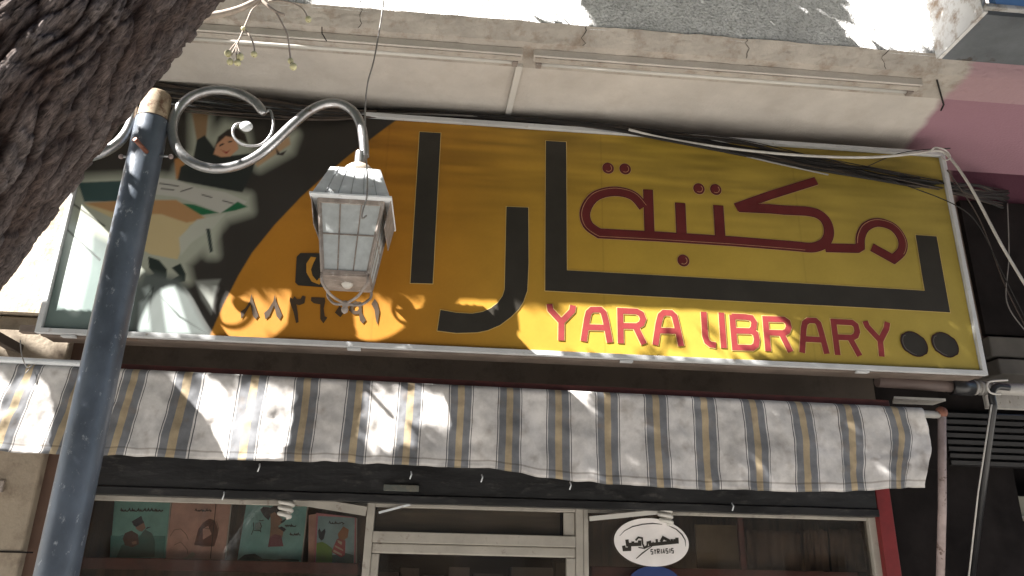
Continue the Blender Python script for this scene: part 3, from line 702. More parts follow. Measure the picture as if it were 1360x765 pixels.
# ================================================================ AWNING
aw = thing('striped_awning', 'rolled up striped fabric awning with hanging grey and tan valance below the sign', 'awning', (.4, YA, 2.5))
zA = EYE+.97-.055*0; xa0, xa1 = -3.3, P(1224, 545, y=YA).x
def awn_top(x):
    u = (x-P(0, 482, y=YA).x)/(xa1-P(0, 482, y=YA).x); return P(0, 481, y=YA).z*(1-u)+P(1224, 541, y=YA).z*u
def awn_bot(x):
    xs = [P(a, b, y=YA).x for a, b in BP]; zs = [P(a, b, y=YA).z for a, b in BP]
    return float(np.interp(x, xs, zs))
BP = [(-200, 595), (0, 600), (70, 604), (160, 606), (250, 610), (340, 613), (430, 614), (500, 617), (580, 621), (650, 622), (700, 632), (760, 640), (830, 645), (900, 650), (970, 651), (1060, 654), (1130, 653), (1185, 650), (1216, 648)]
ma = newmat('awning_cloth'); m_, n_, L_, b_ = ma; M['awning'] = m_
uv = n_.new('ShaderNodeUVMap'); uv.uv_map = 'UVMap'; sxy = n_.new('ShaderNodeSeparateXYZ'); L_.new(uv.outputs[0], sxy.inputs[0])
fr_ = n_.new('ShaderNodeMath'); fr_.operation = 'FRACT'; L_.new(sxy.outputs[0], fr_.inputs[0])
rp = n_.new('ShaderNodeValToRGB'); rp.color_ramp.interpolation = 'CONSTANT'; e = rp.color_ramp.elements
cream = (.64, .615, .60, 1); grey = (.185, .19, .205, 1); tan = (.41, .325, .21, 1); ln = (.10, .10, .11, 1)
stops = [(0, cream), (.245, ln), (.262, cream), (.285, grey), (.425, tan), (.555, grey), (.70, cream), (.725, ln), (.742, cream)]
e[0].position = 0; e[0].color = cream; e[1].position = stops[1][0]; e[1].color = stops[1][1]
for p_, c_ in stops[2:]: x_ = e.new(p_); x_.color = c_
L_.new(fr_.outputs[0], rp.inputs[0])
tcn = n_.new('ShaderNodeTexCoord'); nz_ = n_.new('ShaderNodeTexNoise'); nz_.inputs['Scale'].default_value = 5; nz_.inputs['Detail'].default_value = 8; nz_.inputs['Roughness'].default_value = .68
L_.new(tcn.outputs['Object'], nz_.inputs[0])
mr_ = n_.new('ShaderNodeMapRange'); mr_.inputs['From Min'].default_value = .3; mr_.inputs['From Max'].default_value = .65; mr_.inputs['To Min'].default_value = .55; mr_.inputs['To Max'].default_value = 1.05
L_.new(nz_.outputs[0], mr_.inputs[0])
mx_ = n_.new('ShaderNodeMix'); mx_.data_type = 'RGBA'; mx_.blend_type = 'MULTIPLY'; mx_.inputs['Factor'].default_value = 1
L_.new(rp.outputs[0], mx_.inputs['A']); L_.new(mr_.outputs[0], mx_.inputs['B'])
nz2 = n_.new('ShaderNodeTexNoise'); nz2.inputs['Scale'].default_value = 13; nz2.inputs['Detail'].default_value = 6; L_.new(tcn.outputs['Object'], nz2.inputs[0])
r2_ = n_.new('ShaderNodeValToRGB'); r2_.color_ramp.elements[0].position = .56; r2_.color_ramp.elements[1].position = .75; L_.new(nz2.outputs[0], r2_.inputs[0])
mx2 = n_.new('ShaderNodeMix'); mx2.data_type = 'RGBA'; mx2.inputs['B'].default_value = (.17, .125, .09, 1)
ml = n_.new('ShaderNodeMath'); ml.operation = 'MULTIPLY'; ml.inputs[1].default_value = .45; L_.new(r2_.outputs[0], ml.inputs[0]); L_.new(ml.outputs[0], mx2.inputs['Factor'])
hm = n_.new('ShaderNodeValToRGB'); hm.color_ramp.interpolation = 'CONSTANT'; he = hm.color_ramp.elements; he[0].color = (1, 1, 1, 1); he[1].position = .925; he[1].color = (.66, .64, .62, 1)
for p_, c_ in ((.94, 1), (.985, .8)): x_ = he.new(p_); x_.color = (c_, c_, c_, 1)
L_.new(sxy.outputs[1], hm.inputs[0]); mh = n_.new('ShaderNodeMix'); mh.data_type = 'RGBA'; mh.blend_type = 'MULTIPLY'; mh.inputs['Factor'].default_value = 1
L_.new(mx_.outputs['Result'], mh.inputs['A']); L_.new(hm.outputs[0], mh.inputs['B']); L_.new(mh.outputs['Result'], mx2.inputs['A']); L_.new(mx2.outputs['Result'], b_.inputs['Base Color']); b_.inputs['Roughness'].default_value = .85
bp_ = n_.new('ShaderNodeBump'); bp_.inputs['Strength'].default_value = .22; bp_.inputs['Distance'].default_value = .008
nz3 = n_.new('ShaderNodeTexNoise'); nz3.inputs['Scale'].default_value = 26; nz3.inputs['Detail'].default_value = 6; L_.new(tcn.outputs['Object'], nz3.inputs[0]); L_.new(nz3.outputs[0], bp_.inputs['Height']); L_.new(bp_.outputs[0], b_.inputs['Normal'])
# stripe centres measured along the cloth
cent = [(32, 530), (102, 535), (172, 540), (242, 545), (334, 550), (404, 556), (474, 560), (543, 565), (611, 570), (676, 575), (741, 580), (806, 585), (871, 590), (937, 595), (1003, 598), (1066, 603), (1130, 605), (1192, 600)]
cxs = [P(a, b, y=YA).x for a, b in cent]; cxs = [cxs[0]-.29*2, cxs[0]-.29]+cxs+[cxs[-1]+.27]
NXA, NR = 620, 34
vs = []; uvs = []; fs = []
for i in range(NXA+1):
    x = xa0+(xa1-xa0)*i/NXA; zt_, zb = awn_top(x), awn_bot(x)
    endk = max(0, (x-(xa1-.45))/.45)
    rrad = .034*(1+.15*noise.noise(Vector((x*2, 0, 3))))
    for j in range(NR+1):
        s = j/NR
        if s < .3:      # over the roll: back, top, front
            a = math.pi*(-.35+1.45*(s/.3)); yy = YA+rrad*math.cos(a)*1.0+.0; z = zt_-rrad+rrad*math.sin(a)+.0; yy = YA+.012+math.cos(a)*rrad
            hang = 0
        else:
            h = (s-.3)/.7; a = math.pi*1.1
            y0 = YA+.012+math.cos(a)*rrad; z0_ = zt_-rrad+rrad*math.sin(a); z = z0_+(zb-z0_)*h; hang = h
            yy = y0
            rip = math.sin(x*15+1.5*noise.noise(Vector((x*1.7, 2, 0))))*.5+noise.noise(Vector((x*3.1, h*1.2, 4)))*1.4
            yy += (.004+.020*h)*rip-.02*h
            yy += .012*noise.noise(Vector((x*9, h*5, 8)))+.016*(1-abs(noise.noise(Vector((x*2.2+h*1.1, h*2.0-x*.6, 12))))*4 if abs(noise.noise(Vector((x*2.2+h*1.1, h*2.0-x*.6, 12)))) < .25 else 0)*h*.6+.004*noise.noise(Vector((x*28, h*14, 1)))
            z += noise.noise(Vector((x*11, 7, 0)))*.006*h
            yy += .02*endk*math.sin(h*6)+.03*endk*h
            x_ = x
        xx = x+(-.10*hang*max(0, 1-(x+3.0)/1.8) if x < -1.2 else 0)+endk*(.035*math.sin(hang*5.0)-.03*hang*endk)+.008*hang*noise.noise(Vector((x*2, 3, 3)))
        vs.append((xx, yy, z)); uvs.append(float(np.interp(x, cxs, range(len(cxs))))-.5+1+.012*noise.noise(Vector((x*6, s*5, 0)))-.007+.035*noise.noise(Vector((x*.9, s*1.6, 5)))+(.05*math.sin(s*5.5+x) if x > 1.2 else 0)*min(1, (x-1.2)/1.) )
for i in range(NXA):
    for j in range(NR):
        a = i*(NR+1)+j; fs.append((a, a+1, a+NR+2, a+NR+1))
mb = MB(); mb.add(vs, fs, True); va = mb.build('valance', M['awning'], aw)
ul = va.data.uv_layers.new(name='UVMap')
vi = np.zeros(len(va.data.loops), dtype=np.int32); va.data.loops.foreach_get('vertex_index', vi)
uu = np.array(uvs)[vi]; vv_ = (vi % (NR+1))/NR; ul.data.foreach_set('uv', np.stack([uu, vv_], 1).astype(np.float32).ravel())
sm = va.modifiers.new('thick', 'SOLIDIFY'); sm.thickness = .0025
# front rail inside the roll, elbow, brace pipe back to the wall
MB().tube([(x, YA-.005, awn_top(x)+.012) for x in np.linspace(xa0, P(150, 487, y=YA).x, 12)], .017, 12).build('top_tube', M['lantern_white'], aw)
rail = [(x, YA+.02, awn_top(x)-.034) for x in np.linspace(xa0, xa1+.11, 30)]
MB().tube(rail, .021, 12).build('front_rail', M['pvc'], aw)
e0 = P(1253, 547, y=YA); xb_ = e0.x
MB().ball((xb_, YA+.02, e0.z), .034, 10).build('elbow', M['rust'], aw)
bt = P(1248, 800, x=xb_)
MB().tube([(xb_, YA+.02, e0.z-.02), (xb_+.004, (YA+bt.y)/2, (e0.z+bt.z)/2), (xb_, bt.y, bt.z)], .0225, 12).build('brace_pipe', M['pinkish_pipe'], aw)
# red roller box behind the cloth
ra_ = [P(a, b, y=YA+.16) for a, b in ((380, 506), (700, 520), (1175, 543))]
for (p, q) in ((ra_[0], ra_[1]), (ra_[1], ra_[2])): pass
MB().bar((xa0, YA+.085, awn_top(xa0)-.0), (xa1-.15, YA+.085, awn_top(xa1)+.012), .06, .07).build('roller', M['dull_red'], aw, bevel=.006)
for x in (-1.4, 0.6, 2.4):
    MB().bar((x, YA+.02, awn_top(x)-.03), (x, YH+.05, awn_top(x)+.02), .03, .03).build('wall_arm', M['cabinet'], aw)
# tie wire at the left end of the rail
q = P(30, 470, y=YA-.03)
MB().tube(smooth_path([P(27, 452, y=YA-.05), P(29, 472, y=YA-.05), P(36, 488, y=YA-.05), P(44, 484, y=YA-.04), P(34, 496, y=YA-.05)], 5), .003, 6).build('tie_wire', M['cable_grey'], aw)

# things under the right end of the sign ---------------------------------------
a, b = P(1165, 506, y=4.2), P(1262, 512, y=4.2)
dp = thing('drain_pipe', 'brown horizontal pipe with black coupling tucked under right end of the sign', 'pipe', (a.x, 4.2, a.z))
MB().tube([(a.x, 4.2, a.z), (b.x, 4.2, b.z-.005)], .036, 14).build('pipe_run', pm('brown_pipe', (.13, .095, .085), .6), dp)
MB().tube([(b.x, 4.2, b.z-.005), (b.x+.13, 4.2, b.z-.007)], .05, 14).build('coupling', M['black_pipe'], dp)
MB().tube([(b.x+.131, 4.2, b.z-.007), (b.x+.6, 4.2, b.z-.007)], .036, 14).build('white_section', M['pvc'], dp)
for k in range(4): MB().tube([(b.x+.14+.035*k, 4.2, b.z-.007), (b.x+.155+.035*k, 4.2, b.z-.007)], .044, 14).build('ring', M['pvc'], dp)
tr = [P(*p, y=4.15) for p in ((1184, 531), (1203, 518), (1258, 523), (1252, 533))]
tg = MB(); tg.hexa([(p.x, 4.12 if i in (0, 3) else 4.3, tr[0].z+(.0 if i in (0, 3) else .012)) for i, p in enumerate(tr)], [(p.x, 4.12 if i in (0, 3) else 4.3, tr[0].z+.014+(.0 if i in (0, 3) else .012)) for i, p in enumerate(tr)])
tag(tg.build('lamp_tray', M['pvc']), 'small white tray fixed beneath right end of the sign above the awning corner', 'tray')
# black downpipe on the right
a = P(1316, 516, y=4.16); bt = P(1289, 775, x=a.x)
bp = thing('black_downpipe', 'thin black pipe with shiny cable running down at far right of the picture', 'pipe', tuple(bt))
MB().tube(smooth_path([(a.x+.12, 4.17, a.z+.012), (a.x+.04, 4.16, a.z+.012), (a.x, 4.16, a.z-.03), (a.x, 4.165, a.z-.1)], 6)+[tuple(bt)], .02, 12).build('pipe_run', M['black_pipe'], bp)
MB().tube([(a.x-.03, 4.14, a.z-.1), (a.x-.028, (4.14+bt.y)/2, (a.z-.1+bt.z)/2+.02), (bt.x-.03, bt.y-.02, bt.z)], .005, 6).build('side_cable', M['cable_white'], bp)
MB().tube(smooth_path([(a.x+.1, 4.14, a.z+.05), (a.x-.03, 4.13, a.z+.03), (a.x-.035, 4.13, a.z-.03), (a.x+.03, 4.13, a.z-.04)], 6), .006, 6).build('pipe_tie', M['cable_white'], bp)

# ================================================================ CEILING LIGHTS on the soffit
def strip_light(x0, x1, label, yshift=0):
    y = YSL+.05+yshift; L0 = thing('strip_light', label, 'strip light', ((x0+x1)/2, y, ZSOF), 'strip lights under the balcony edge')
    MB().box(x0, x1, y, y+.055, ZSOF-.045, ZSOF-.001).build('housing', M['plaster'], L0, bevel=.004)
    MB().box(x0+.01, x1-.01, y+.012, y+.05, ZSOF-.052, ZSOF-.0455).build('gap_strip', M['fascia'], L0)
    MB().tube([(x0+.03, y+.085, ZSOF-.035), (x1-.03, y+.085, ZSOF-.035)], .013, 10).build('lamp_tube', M['tube'], L0)
    for x in (x0+.02, x1-.05): MB().box(x, x+.03, y+.057, y+.102, ZSOF-.055, ZSOF-.003).build('end_cap', M['lantern_brown'], L0, bevel=.003)
xq = P(697, 72, y=YSL+.05).x; xq2 = P(1226, 112, y=YSL+.05).x
strip_light(P(214, 33, y=YSL+.05).x, xq-.01, 'left of two long cream strip lights under the balcony edge, behind the twig')
strip_light(xq+.05, xq2, 'right of two long cream strip lights under the balcony edge, above the red letters')
a, b = P(690, 84, z=ZSOF), P(672, 156, z=ZSOF)
MB().bar((a.x, a.y, ZSOF-.012), (b.x, b.y+.1, ZSOF-.012), .035, .022).build('trunking', M['tube']).name = 'cable_trunking'
tag(bpy.data.objects['cable_trunking'], 'short cream cable trunking crossing the ceiling between the two strip lights', 'trunking')
a, b, c = P(1244, 105, z=ZSOF), P(1253, 137, z=ZSOF), P(1249, 143, z=ZSOF)
tag(MB().tube([(a.x, a.y, ZSOF-.008), (b.x, b.y, ZSOF-.01), (c.x, c.y, ZSOF-.02)], .005, 6).build('bent_wire', M['cable']), 'short dark bent wire on the ceiling beside the pink paint', 'wire')
a, b = P(428, 38, y=YSL), P(434, 56, y=YSL)
tag(MB().tube([(a.x, YSL-.012, a.z), (a.x+.005, YSL-.015, (a.z+b.z)/2), (b.x, YSL-.01, b.z)], .003, 6).build('loose_wire', M['cable']), 'tiny loose wire end poking from the balcony edge near the berries', 'wire')

# ================================================================ CABLES
def cable(pts, r, mat, label, group=None, n=8, name='cable'):
    o = MB().tube(smooth_path([P(a, b, y=y) for a, b, y in pts], n), r, 7).build(name, M[mat])
    return tag(o, label, 'cable', group)
cable([(835, 172, 3.95), (880, 183, 3.93), (960, 196, 3.93), (1060, 206, 3.93), (1150, 209, 3.93), (1215, 204, 3.93), (1245, 200, 3.94), (1262, 210, 3.92), (1290, 250, 3.85), (1330, 325, 3.8), (1375, 400, 3.75)], .0085, 'cable_white', 'thick white cable sagging along the sign top then dropping past its right corner')
cable([(1236, 201, 3.92), (1242, 196, 3.9), (1255, 199, 3.9), (1262, 208, 3.9), (1256, 213, 3.9), (1250, 208, 3.92)], .005, 'cable_white', 'small white cable loop tied at the upper right corner of the sign', n=5)
cable([(430, 144, 4.05), (500, 150, 4.03), (600, 153, 4.03), (720, 160, 4.03), (800, 166, 3.99), (860, 178, 3.96), (930, 192, 3.94), (1010, 212, 3.93), (1100, 232, 3.92)], .0055, 'cable_grey', 'thin grey cable running along the sign top and sagging over the yellow')
GR = 'dark cables bundled along the top of the sign'
LB = 'one of the dark cables bundled along the top of the sign'
for i in range(24):
    dj = random.uniform(-1, 1); dk = random.uniform(-1, 1); f_ = i/23
    y_ = 3.97-.045*random.random()
    pts = [(205, 100+8*f_*2+dj*3, 4.2), (300, 130+dk*5+f_*8, 4.18), (420, 143+dj*4+f_*6, 4.12), (540, 148+dk*3+f_*4, 4.06), (680, 156+dj*3+f_*2, 4.02), (800, 167+dk*3+f_*2, 3.98),
           (880, 175+dj*4+f_*8, y_), (980, 189+dk*6+f_*14, y_), (1080, 209+dj*5+f_*13, y_), (1170, 228+dk*5+f_*10, y_), (1250, 242+dj*5+f_*9, 4.0+.1*random.random()), (1300, 252+dk*9+f_*8, 4.2), (1350, 262+dj*16+f_*8, 4.45), (1400, 275+dk*14, 4.5)]
    cable(pts, random.choice([.003, .004, .0055, .0085]), random.choice(['cable', 'cable', 'cable_brown']), LB, GR)
for i in range(16):
    dj = random.uniform(-1, 1)*4; dk = random.uniform(-1, 1)*4
    cable([(190, 106+i*2.2+dj, 4.0), (270, 118+i*2.2+dk, 3.98), (350, 131+i*1.6+dj, 3.98), (430, 143+i*1.1+dk, 3.98), (500, 148+i*.5, 4.0)], random.choice([.004, .006, .008]), 'cable' if i % 3 else 'cable_brown', 'one of the thin dark cables behind the lamp scroll at the sign corner', 'thin cables behind the lamp scroll')
cable([(1150, 222, 3.93), (1190, 205, 3.95), (1225, 199, 3.97), (1262, 197, 4.0)], .003, 'cable', 'thin dark wire rising to the upper right corner of the sign')
cable([(1140, 225, 3.92), (1200, 245, 3.92), (1268, 272, 3.92), (1300, 300, 4.0), (1330, 360, 4.1), (1365, 430, 4.2)], .0035, 'cable', 'lowest thin dark wire crossing the right frame of the sign')
cable([(1258, 226, 3.98), (1300, 290, 4.15), (1335, 380, 4.25), (1365, 440, 4.3)], .004, 'cable_brown', 'brown wire hanging in the dark gap right of the sign')
cable([(1338, 270, 4.2), (1340, 340, 4.25), (1337, 400, 4.25), (1362, 440, 4.25)], .0035, 'cable_grey', 'grey wire hanging straight in the dark gap at far right')
cable([(215, 98, 4.15), (245, 108, 4.2), (290, 118, 4.2), (340, 122, 4.2)], .004, 'cable', 'dark wire entering from behind the trunk above the lamp')
# wire that hangs down in front of the lantern
wire = smooth_path([P(513, -30, y=3.2), P(507, 20, y=3.22), P(497, 78, y=3.25), (P(488, 112, y=3.27)), P(485, 150, y=3.3), P(486, 200, y=3.3), P(488, 240, y=3.3), P(487, 262, y=3.3), P(482, 280, y=3.3), P(481, 290, y=3.31), P(487, 286, y=3.31)], 8)
tag(MB().tube(wire, .004, 7).build('hanging_wire', M['cable_grey']), 'thin dark wire hanging from above down in front of the white lantern', 'wire')

# ================================================================ STREET LAMP
YP = 3.57; YAW = math.radians(2.0)
pb_ = P(70, 765, y=YP); px_ = P(205, 150, y=YP).x
lamp = thing('street_lamp', 'slate blue pipe lamp post with scrolled arms and a white lantern', 'street lamp', (px_, YP, 0))
def LP(a, b, dy=0.):
    """point of the arm plane, which turns slightly about the post"""
    y = YP
    for _ in range(4):
        q = P(a, b, y=y+dy); y = YP+(q.x-px_)*math.tan(YAW)
    return P(a, b, y=y+dy)
z1 = P(195, 160, y=YP).z; z2 = P(206, 126, y=YP).z
MB().lathe((px_, YP, 0), [(.12, 0), (.12, .04), (.086, .05), (.086, 1.2), (.084, 2.2), (.0815, z1)], 40).build('post', M['post'], lamp)
MB().lathe((px_, YP, 0), [(.0775, z1+.0), (.0775, z1+.006), (.076, z1+.04), (.066, z2-.006), (.064, z2), (.0001, z2)], 40).build('post_top', M['post_cap'], lamp)
MB().lathe((px_, YP, 0), [(.082, z1-.004), (.0835, z1-.002), (.0835, z1+.001), (.0775, z1+.002)], 40).build('joint', M['cable_brown'], lamp)
q0 = P(180, 186, y=YP-.15); MB().tube([(q0.x+.0, YP-.16, q0.z), (q0.x+.03, YP-.07, q0.z-.02)], .011, 10).build('pin', M['rust'], lamp)
for s, a in ((-1, 161), (1, 227)):
    q = P(a, 208, y=YP-.02); MB().tube([(px_+s*.07, YP-.02, q.z), (q.x, YP-.02, q.z)], .006, 8).build('bolt', M['galv'], lamp)
    MB().ball((q.x, YP-.02, q.z), .013, 8).build('bolt_head', M['pinkish_pipe'], lamp)
arm_px = [(351, 152), (340, 137), (322, 126), (300, 120), (276, 121), (252, 130), (235, 148), (229, 170), (233, 192), (247, 210), (268, 221), (292, 224), (318, 219), (342, 207), (364, 189), (388, 166), (410, 148), (432, 138), (452, 138), (469, 148), (479, 166), (483, 188), (484, 208)]
arm = smooth_path([LP(a, b) for a, b in arm_px], 6)
curl = smooth_path([LP(a, b) for a, b in [(352, 150), (359, 147), (363, 163), (360, 178), (350, 190), (337, 194), (322, 192), (312, 184), (309, 174), (314, 165), (324, 164)]], 5)
c_ball = LP(327, 168)
def mirror(p): 
    d = Vector(p)-Vector((px_, YP, 0)); return Vector((px_-d.x, YP-d.y, d.z))
for f in (lambda p: Vector(p), mirror):
    n = len(arm); rs = [.0255]*n; rs[0] = .012; rs[1] = .018; rs[2] = .023
    o = MB().tube([f(p) for p in arm], rs, 18).build('scroll_arm', M['galv'], lamp)
    MB().tube([f(p) for p in curl], .0075, 10).build('curl', M['galv'], o)
    MB().ball(f(c_ball), .034, 12, (1, .7, .85)).build('knob', M['lantern_white'], o)
    a = f(LP(229, 172)); s = 1 if f is not mirror else -1
    MB().bar((px_+s*.07, YP+(a.y-YP)*.5, a.z), (a.x, a.y, a.z), .02, .03).build('weld_plate', M['galv'], o)
# lantern: square, four tapering sides
lc = LP(470, 262); lx, ly = lc.x+.012, lc.y
zr0 = P(412, 262, y=ly-.2).z-.0; 
def lz(py): return P(470, py, y=ly-.17).z
Rt = .125; Rb = .188
zt_, zb_ = P(470, 226, y=ly-.10).z, P(470, 258, y=ly-.19).z
def lantern(cx_, cy_):
    la = thing_part = bpy.data.objects.new('lantern', None); scene.collection.objects.link(la); la.parent = lamp; la.location = (0, 0, 0); bpy_inv(la, lamp)
    def sq(r, z): return [(cx_-r, cy_-r, z), (cx_+r, cy_-r, z), (cx_+r, cy_+r, z), (cx_-r, cy_+r, z)]
    # roof: sloping sides with raised seams, then rim
    mb = MB(); mb.hexa(sq(Rb, zb_), sq(Rt, zt_)); mb.build('roof', M['lantern_white'], la, bevel=.002)
    mb = MB(); mb.hexa(sq(Rb+.012, zb_-.014), sq(Rb+.012, zb_-.001)); mb.build('roof_rim', M['lantern_white'], la, bevel=.003)
    sm_ = MB()
    for k in (-.66, -.33, 0, .33, .66):
        for (dx, dy) in ((0, -1), (1, 0), (0, 1), (-1, 0)):
            tx, ty = -dy, dx
            p = Vector((cx_+dx*(Rb+.001)+tx*Rb*k, cy_+dy*(Rb+.001)+ty*Rb*k, zb_)); q = Vector((cx_+dx*(Rt+.001)+tx*Rt*k, cy_+dy*(Rt+.001)+ty*Rt*k, zt_))
            sm_.bar(p, q, .004, .004)
    sm_.build('roof_seam', M['lantern_seam'], la)
    # dome and socket above
    zz = zt_
    MB().lathe((cx_, cy_, zz), [(.034, 0), (.036, .04), (.070, .034), (.080, .028), (.081, .036), (.074, .056), (.056, .074), (.036, .084), (.029, .09), (.0001, .092)], 28).build('cap', M['lantern_cap'], la)
    MB().lathe((cx_, cy_, zz), [(.0285, .09), (.0285, .16)], 18).build('socket', M['galv'], la)
    # cage
    T, B = .156, .108
    zc0, zc1 = lz(357), zb_-.015
    cg = MB(); cs = [(-1, -1), (1, -1), (1, 1), (-1, 1)]
    for (a, b) in cs: MB().bar((cx_+a*T, cy_+b*T, zc1), (cx_+a*B, cy_+b*B, zc0), .016, .016).build('corner_post', M['lantern_brown'], la, bevel=.002)
    for i in range(4):
        a, b = cs[i]; c, d = cs[(i+1) % 4]
        r1 = MB(); r1.bar((cx_+a*B, cy_+b*B, zc0), (cx_+c*B, cy_+d*B, zc0), .018, .02); r1.bar((cx_+a*T, cy_+b*T, zc1-.012), (cx_+c*T, cy_+d*T, zc1-.012), .016, .022)
        zm = (zc0*.45+zc1*.55)-.012; mm = B+(T-B)*((zm-zc0)/(zc1-zc0))
        r1.bar((cx_+a*mm, cy_+b*mm, zm), (cx_+c*mm, cy_+d*mm, zm), .006, .007)
        for f in (1/3, 2/3):
            r1.bar((cx_+(a+(c-a)*f)*T, cy_+(b+(d-b)*f)*T, zc1), (cx_+(a+(c-a)*f)*B, cy_+(b+(d-b)*f)*B, zc0), .006, .007)
        r1.build('side_grille', M['lantern_brown'], la)
        k = .97; pn = MB()
        pn.add([(cx_+a*T*k, cy_+b*T*k, zc1), (cx_+c*T*k, cy_+d*T*k, zc1), (cx_+c*B*k, cy_+d*B*k, zc0), (cx_+a*B*k, cy_+b*B*k, zc0)], [(0, 1, 2, 3)])
        o = pn.build('pane', M['pane'], la); s = o.modifiers.new('t', 'SOLIDIFY'); s.thickness = .004
        # rain skirts at each side
        if i in (1, 3):
            sgn = 1 if i == 1 else -1; X0 = cx_+sgn*(Rb+.003)
            MB().hexa([(X0, cy_-Rb*.9, zb_-.013), (X0+sgn*.004, cy_-Rb*.9, zb_-.013), (X0+sgn*.004, cy_+Rb*.9, zb_-.013), (X0, cy_+Rb*.9, zb_-.013)],
                      [(X0-sgn*.022, cy_-Rb*.78, zb_-.15), (X0-sgn*.018, cy_-Rb*.78, zb_-.15), (X0-sgn*.018, cy_+Rb*.78, zb_-.15), (X0-sgn*.022, cy_+Rb*.78, zb_-.15)]).build('rain_skirt', M['lantern_brown'], la)
    # base tray, bulb, curved stays, finial
    MB().hexa(sq(B+.004, zc0-.018), sq(B+.004, zc0-.010)).build('base_rim', M['lantern_brown'], la, bevel=.002)
    MB().hexa(sq(B-.014, zc0-.012), sq(B-.014, zc0+.05)).build('base_tray', M['lantern_dark'], la)
    MB().ball((cx_, cy_, zc0-.012), .03, 10).build('bulb', M['tube'], la)
    st = MB(); zf = lz(391)-.0
    for (a, b) in cs:
        st.tube(smooth_path([(cx_+a*B, cy_+b*B, zc0-.01), (cx_+a*B*.98, cy_+b*B*.98, zc0-.05), (cx_+a*B*.62, cy_+b*B*.62, zf+.03), (cx_+a*.02, cy_+b*.02, zf+.012), (cx_, cy_, zf+.012)], 6), .007, 8)
    st.build('stay', M['lantern_brown'], la)
    MB().lathe((cx_, cy_, zf), [(.0001, -.045), (.014, -.035), (.018, -.02), (.012, -.006), (.024, .004), (.022, .016), (.01, .022), (.0001, .023)], 16).build('finial', M['lantern_brown'], la)
lantern(lx, ly)
m = mirror((lx, ly, 0)); lantern(m.x, m.y)

# ================================================================ TREE
m_, n_, L_, b_ = newmat('bark'); M['bark'] = m_
tc = n_.new('ShaderNodeTexCoord'); a_ = n_.new('ShaderNodeVertexColor'); a_.layer_name = 'Col'
nz = n_.new('ShaderNodeTexNoise'); nz.inputs['Scale'].default_value = 30; nz.inputs['Detail'].default_value = 10; nz.inputs['Roughness'].default_value = .7
uvn = n_.new('ShaderNodeUVMap'); uvn.uv_map = 'UVMap'; mp = n_.new('ShaderNodeMapping'); mp.inputs['Scale'].default_value = (2.6, .45, 1); nz.inputs['Distortion'].default_value = .8; L_.new(uvn.outputs[0], mp.inputs[0]); L_.new(mp.outputs[0], nz.inputs[0])
mr = n_.new('ShaderNodeMapRange'); mr.inputs['From Min'].default_value = .3; mr.inputs['From Max'].default_value = .7; mr.inputs['To Min'].default_value = .1; mr.inputs['To Max'].default_value = 1.9; L_.new(nz.outputs[0], mr.inputs[0])
mx = n_.new('ShaderNodeMix'); mx.data_type = 'RGBA'; mx.blend_type = 'MULTIPLY'; mx.inputs['Factor'].default_value = 1
L_.new(a_.outputs[0], mx.inputs['A']); L_.new(mr.outputs[0], mx.inputs['B']); L_.new(mx.outputs['Result'], b_.inputs['Base Color'])
b_.inputs['Roughness'].default_value = .9; b_.inputs['Specular IOR Level'].default_value = .25
bp_ = n_.new('ShaderNodeBump'); bp_.inputs['Strength'].default_value = .9; bp_.inputs['Distance'].default_value = .012; L_.new(nz.outputs[0], bp_.inputs['Height']); L_.new(bp_.outputs[0], b_.inputs['Normal'])
YT = 1.75
edge = [(0, 374), (290, 0)]
c0 = P(-126, 276, y=YT); c1 = P(190, -84, y=YT)
dv_ = (c1-c0).normalized()
base = Vector((c0.x-1.25, YT-.1, -.1))
tree = thing('chinaberry_tree', 'leaning rough barked tree trunk with a twig of pale berries at upper left', 'tree', (base.x, base.y, 0))
path = smooth_path([base, base+Vector((.35, .03, .9)), c0-dv_*.75+Vector((-.03, 0, .0)), c0-dv_*.3, c0, (c0+c1)/2, c1, c1+dv_*.5, c1+dv_*1.0+Vector((0, .0, .1)), c1+dv_*1.6+Vector((-.1, -.1, .35))], 60)
RT = .255
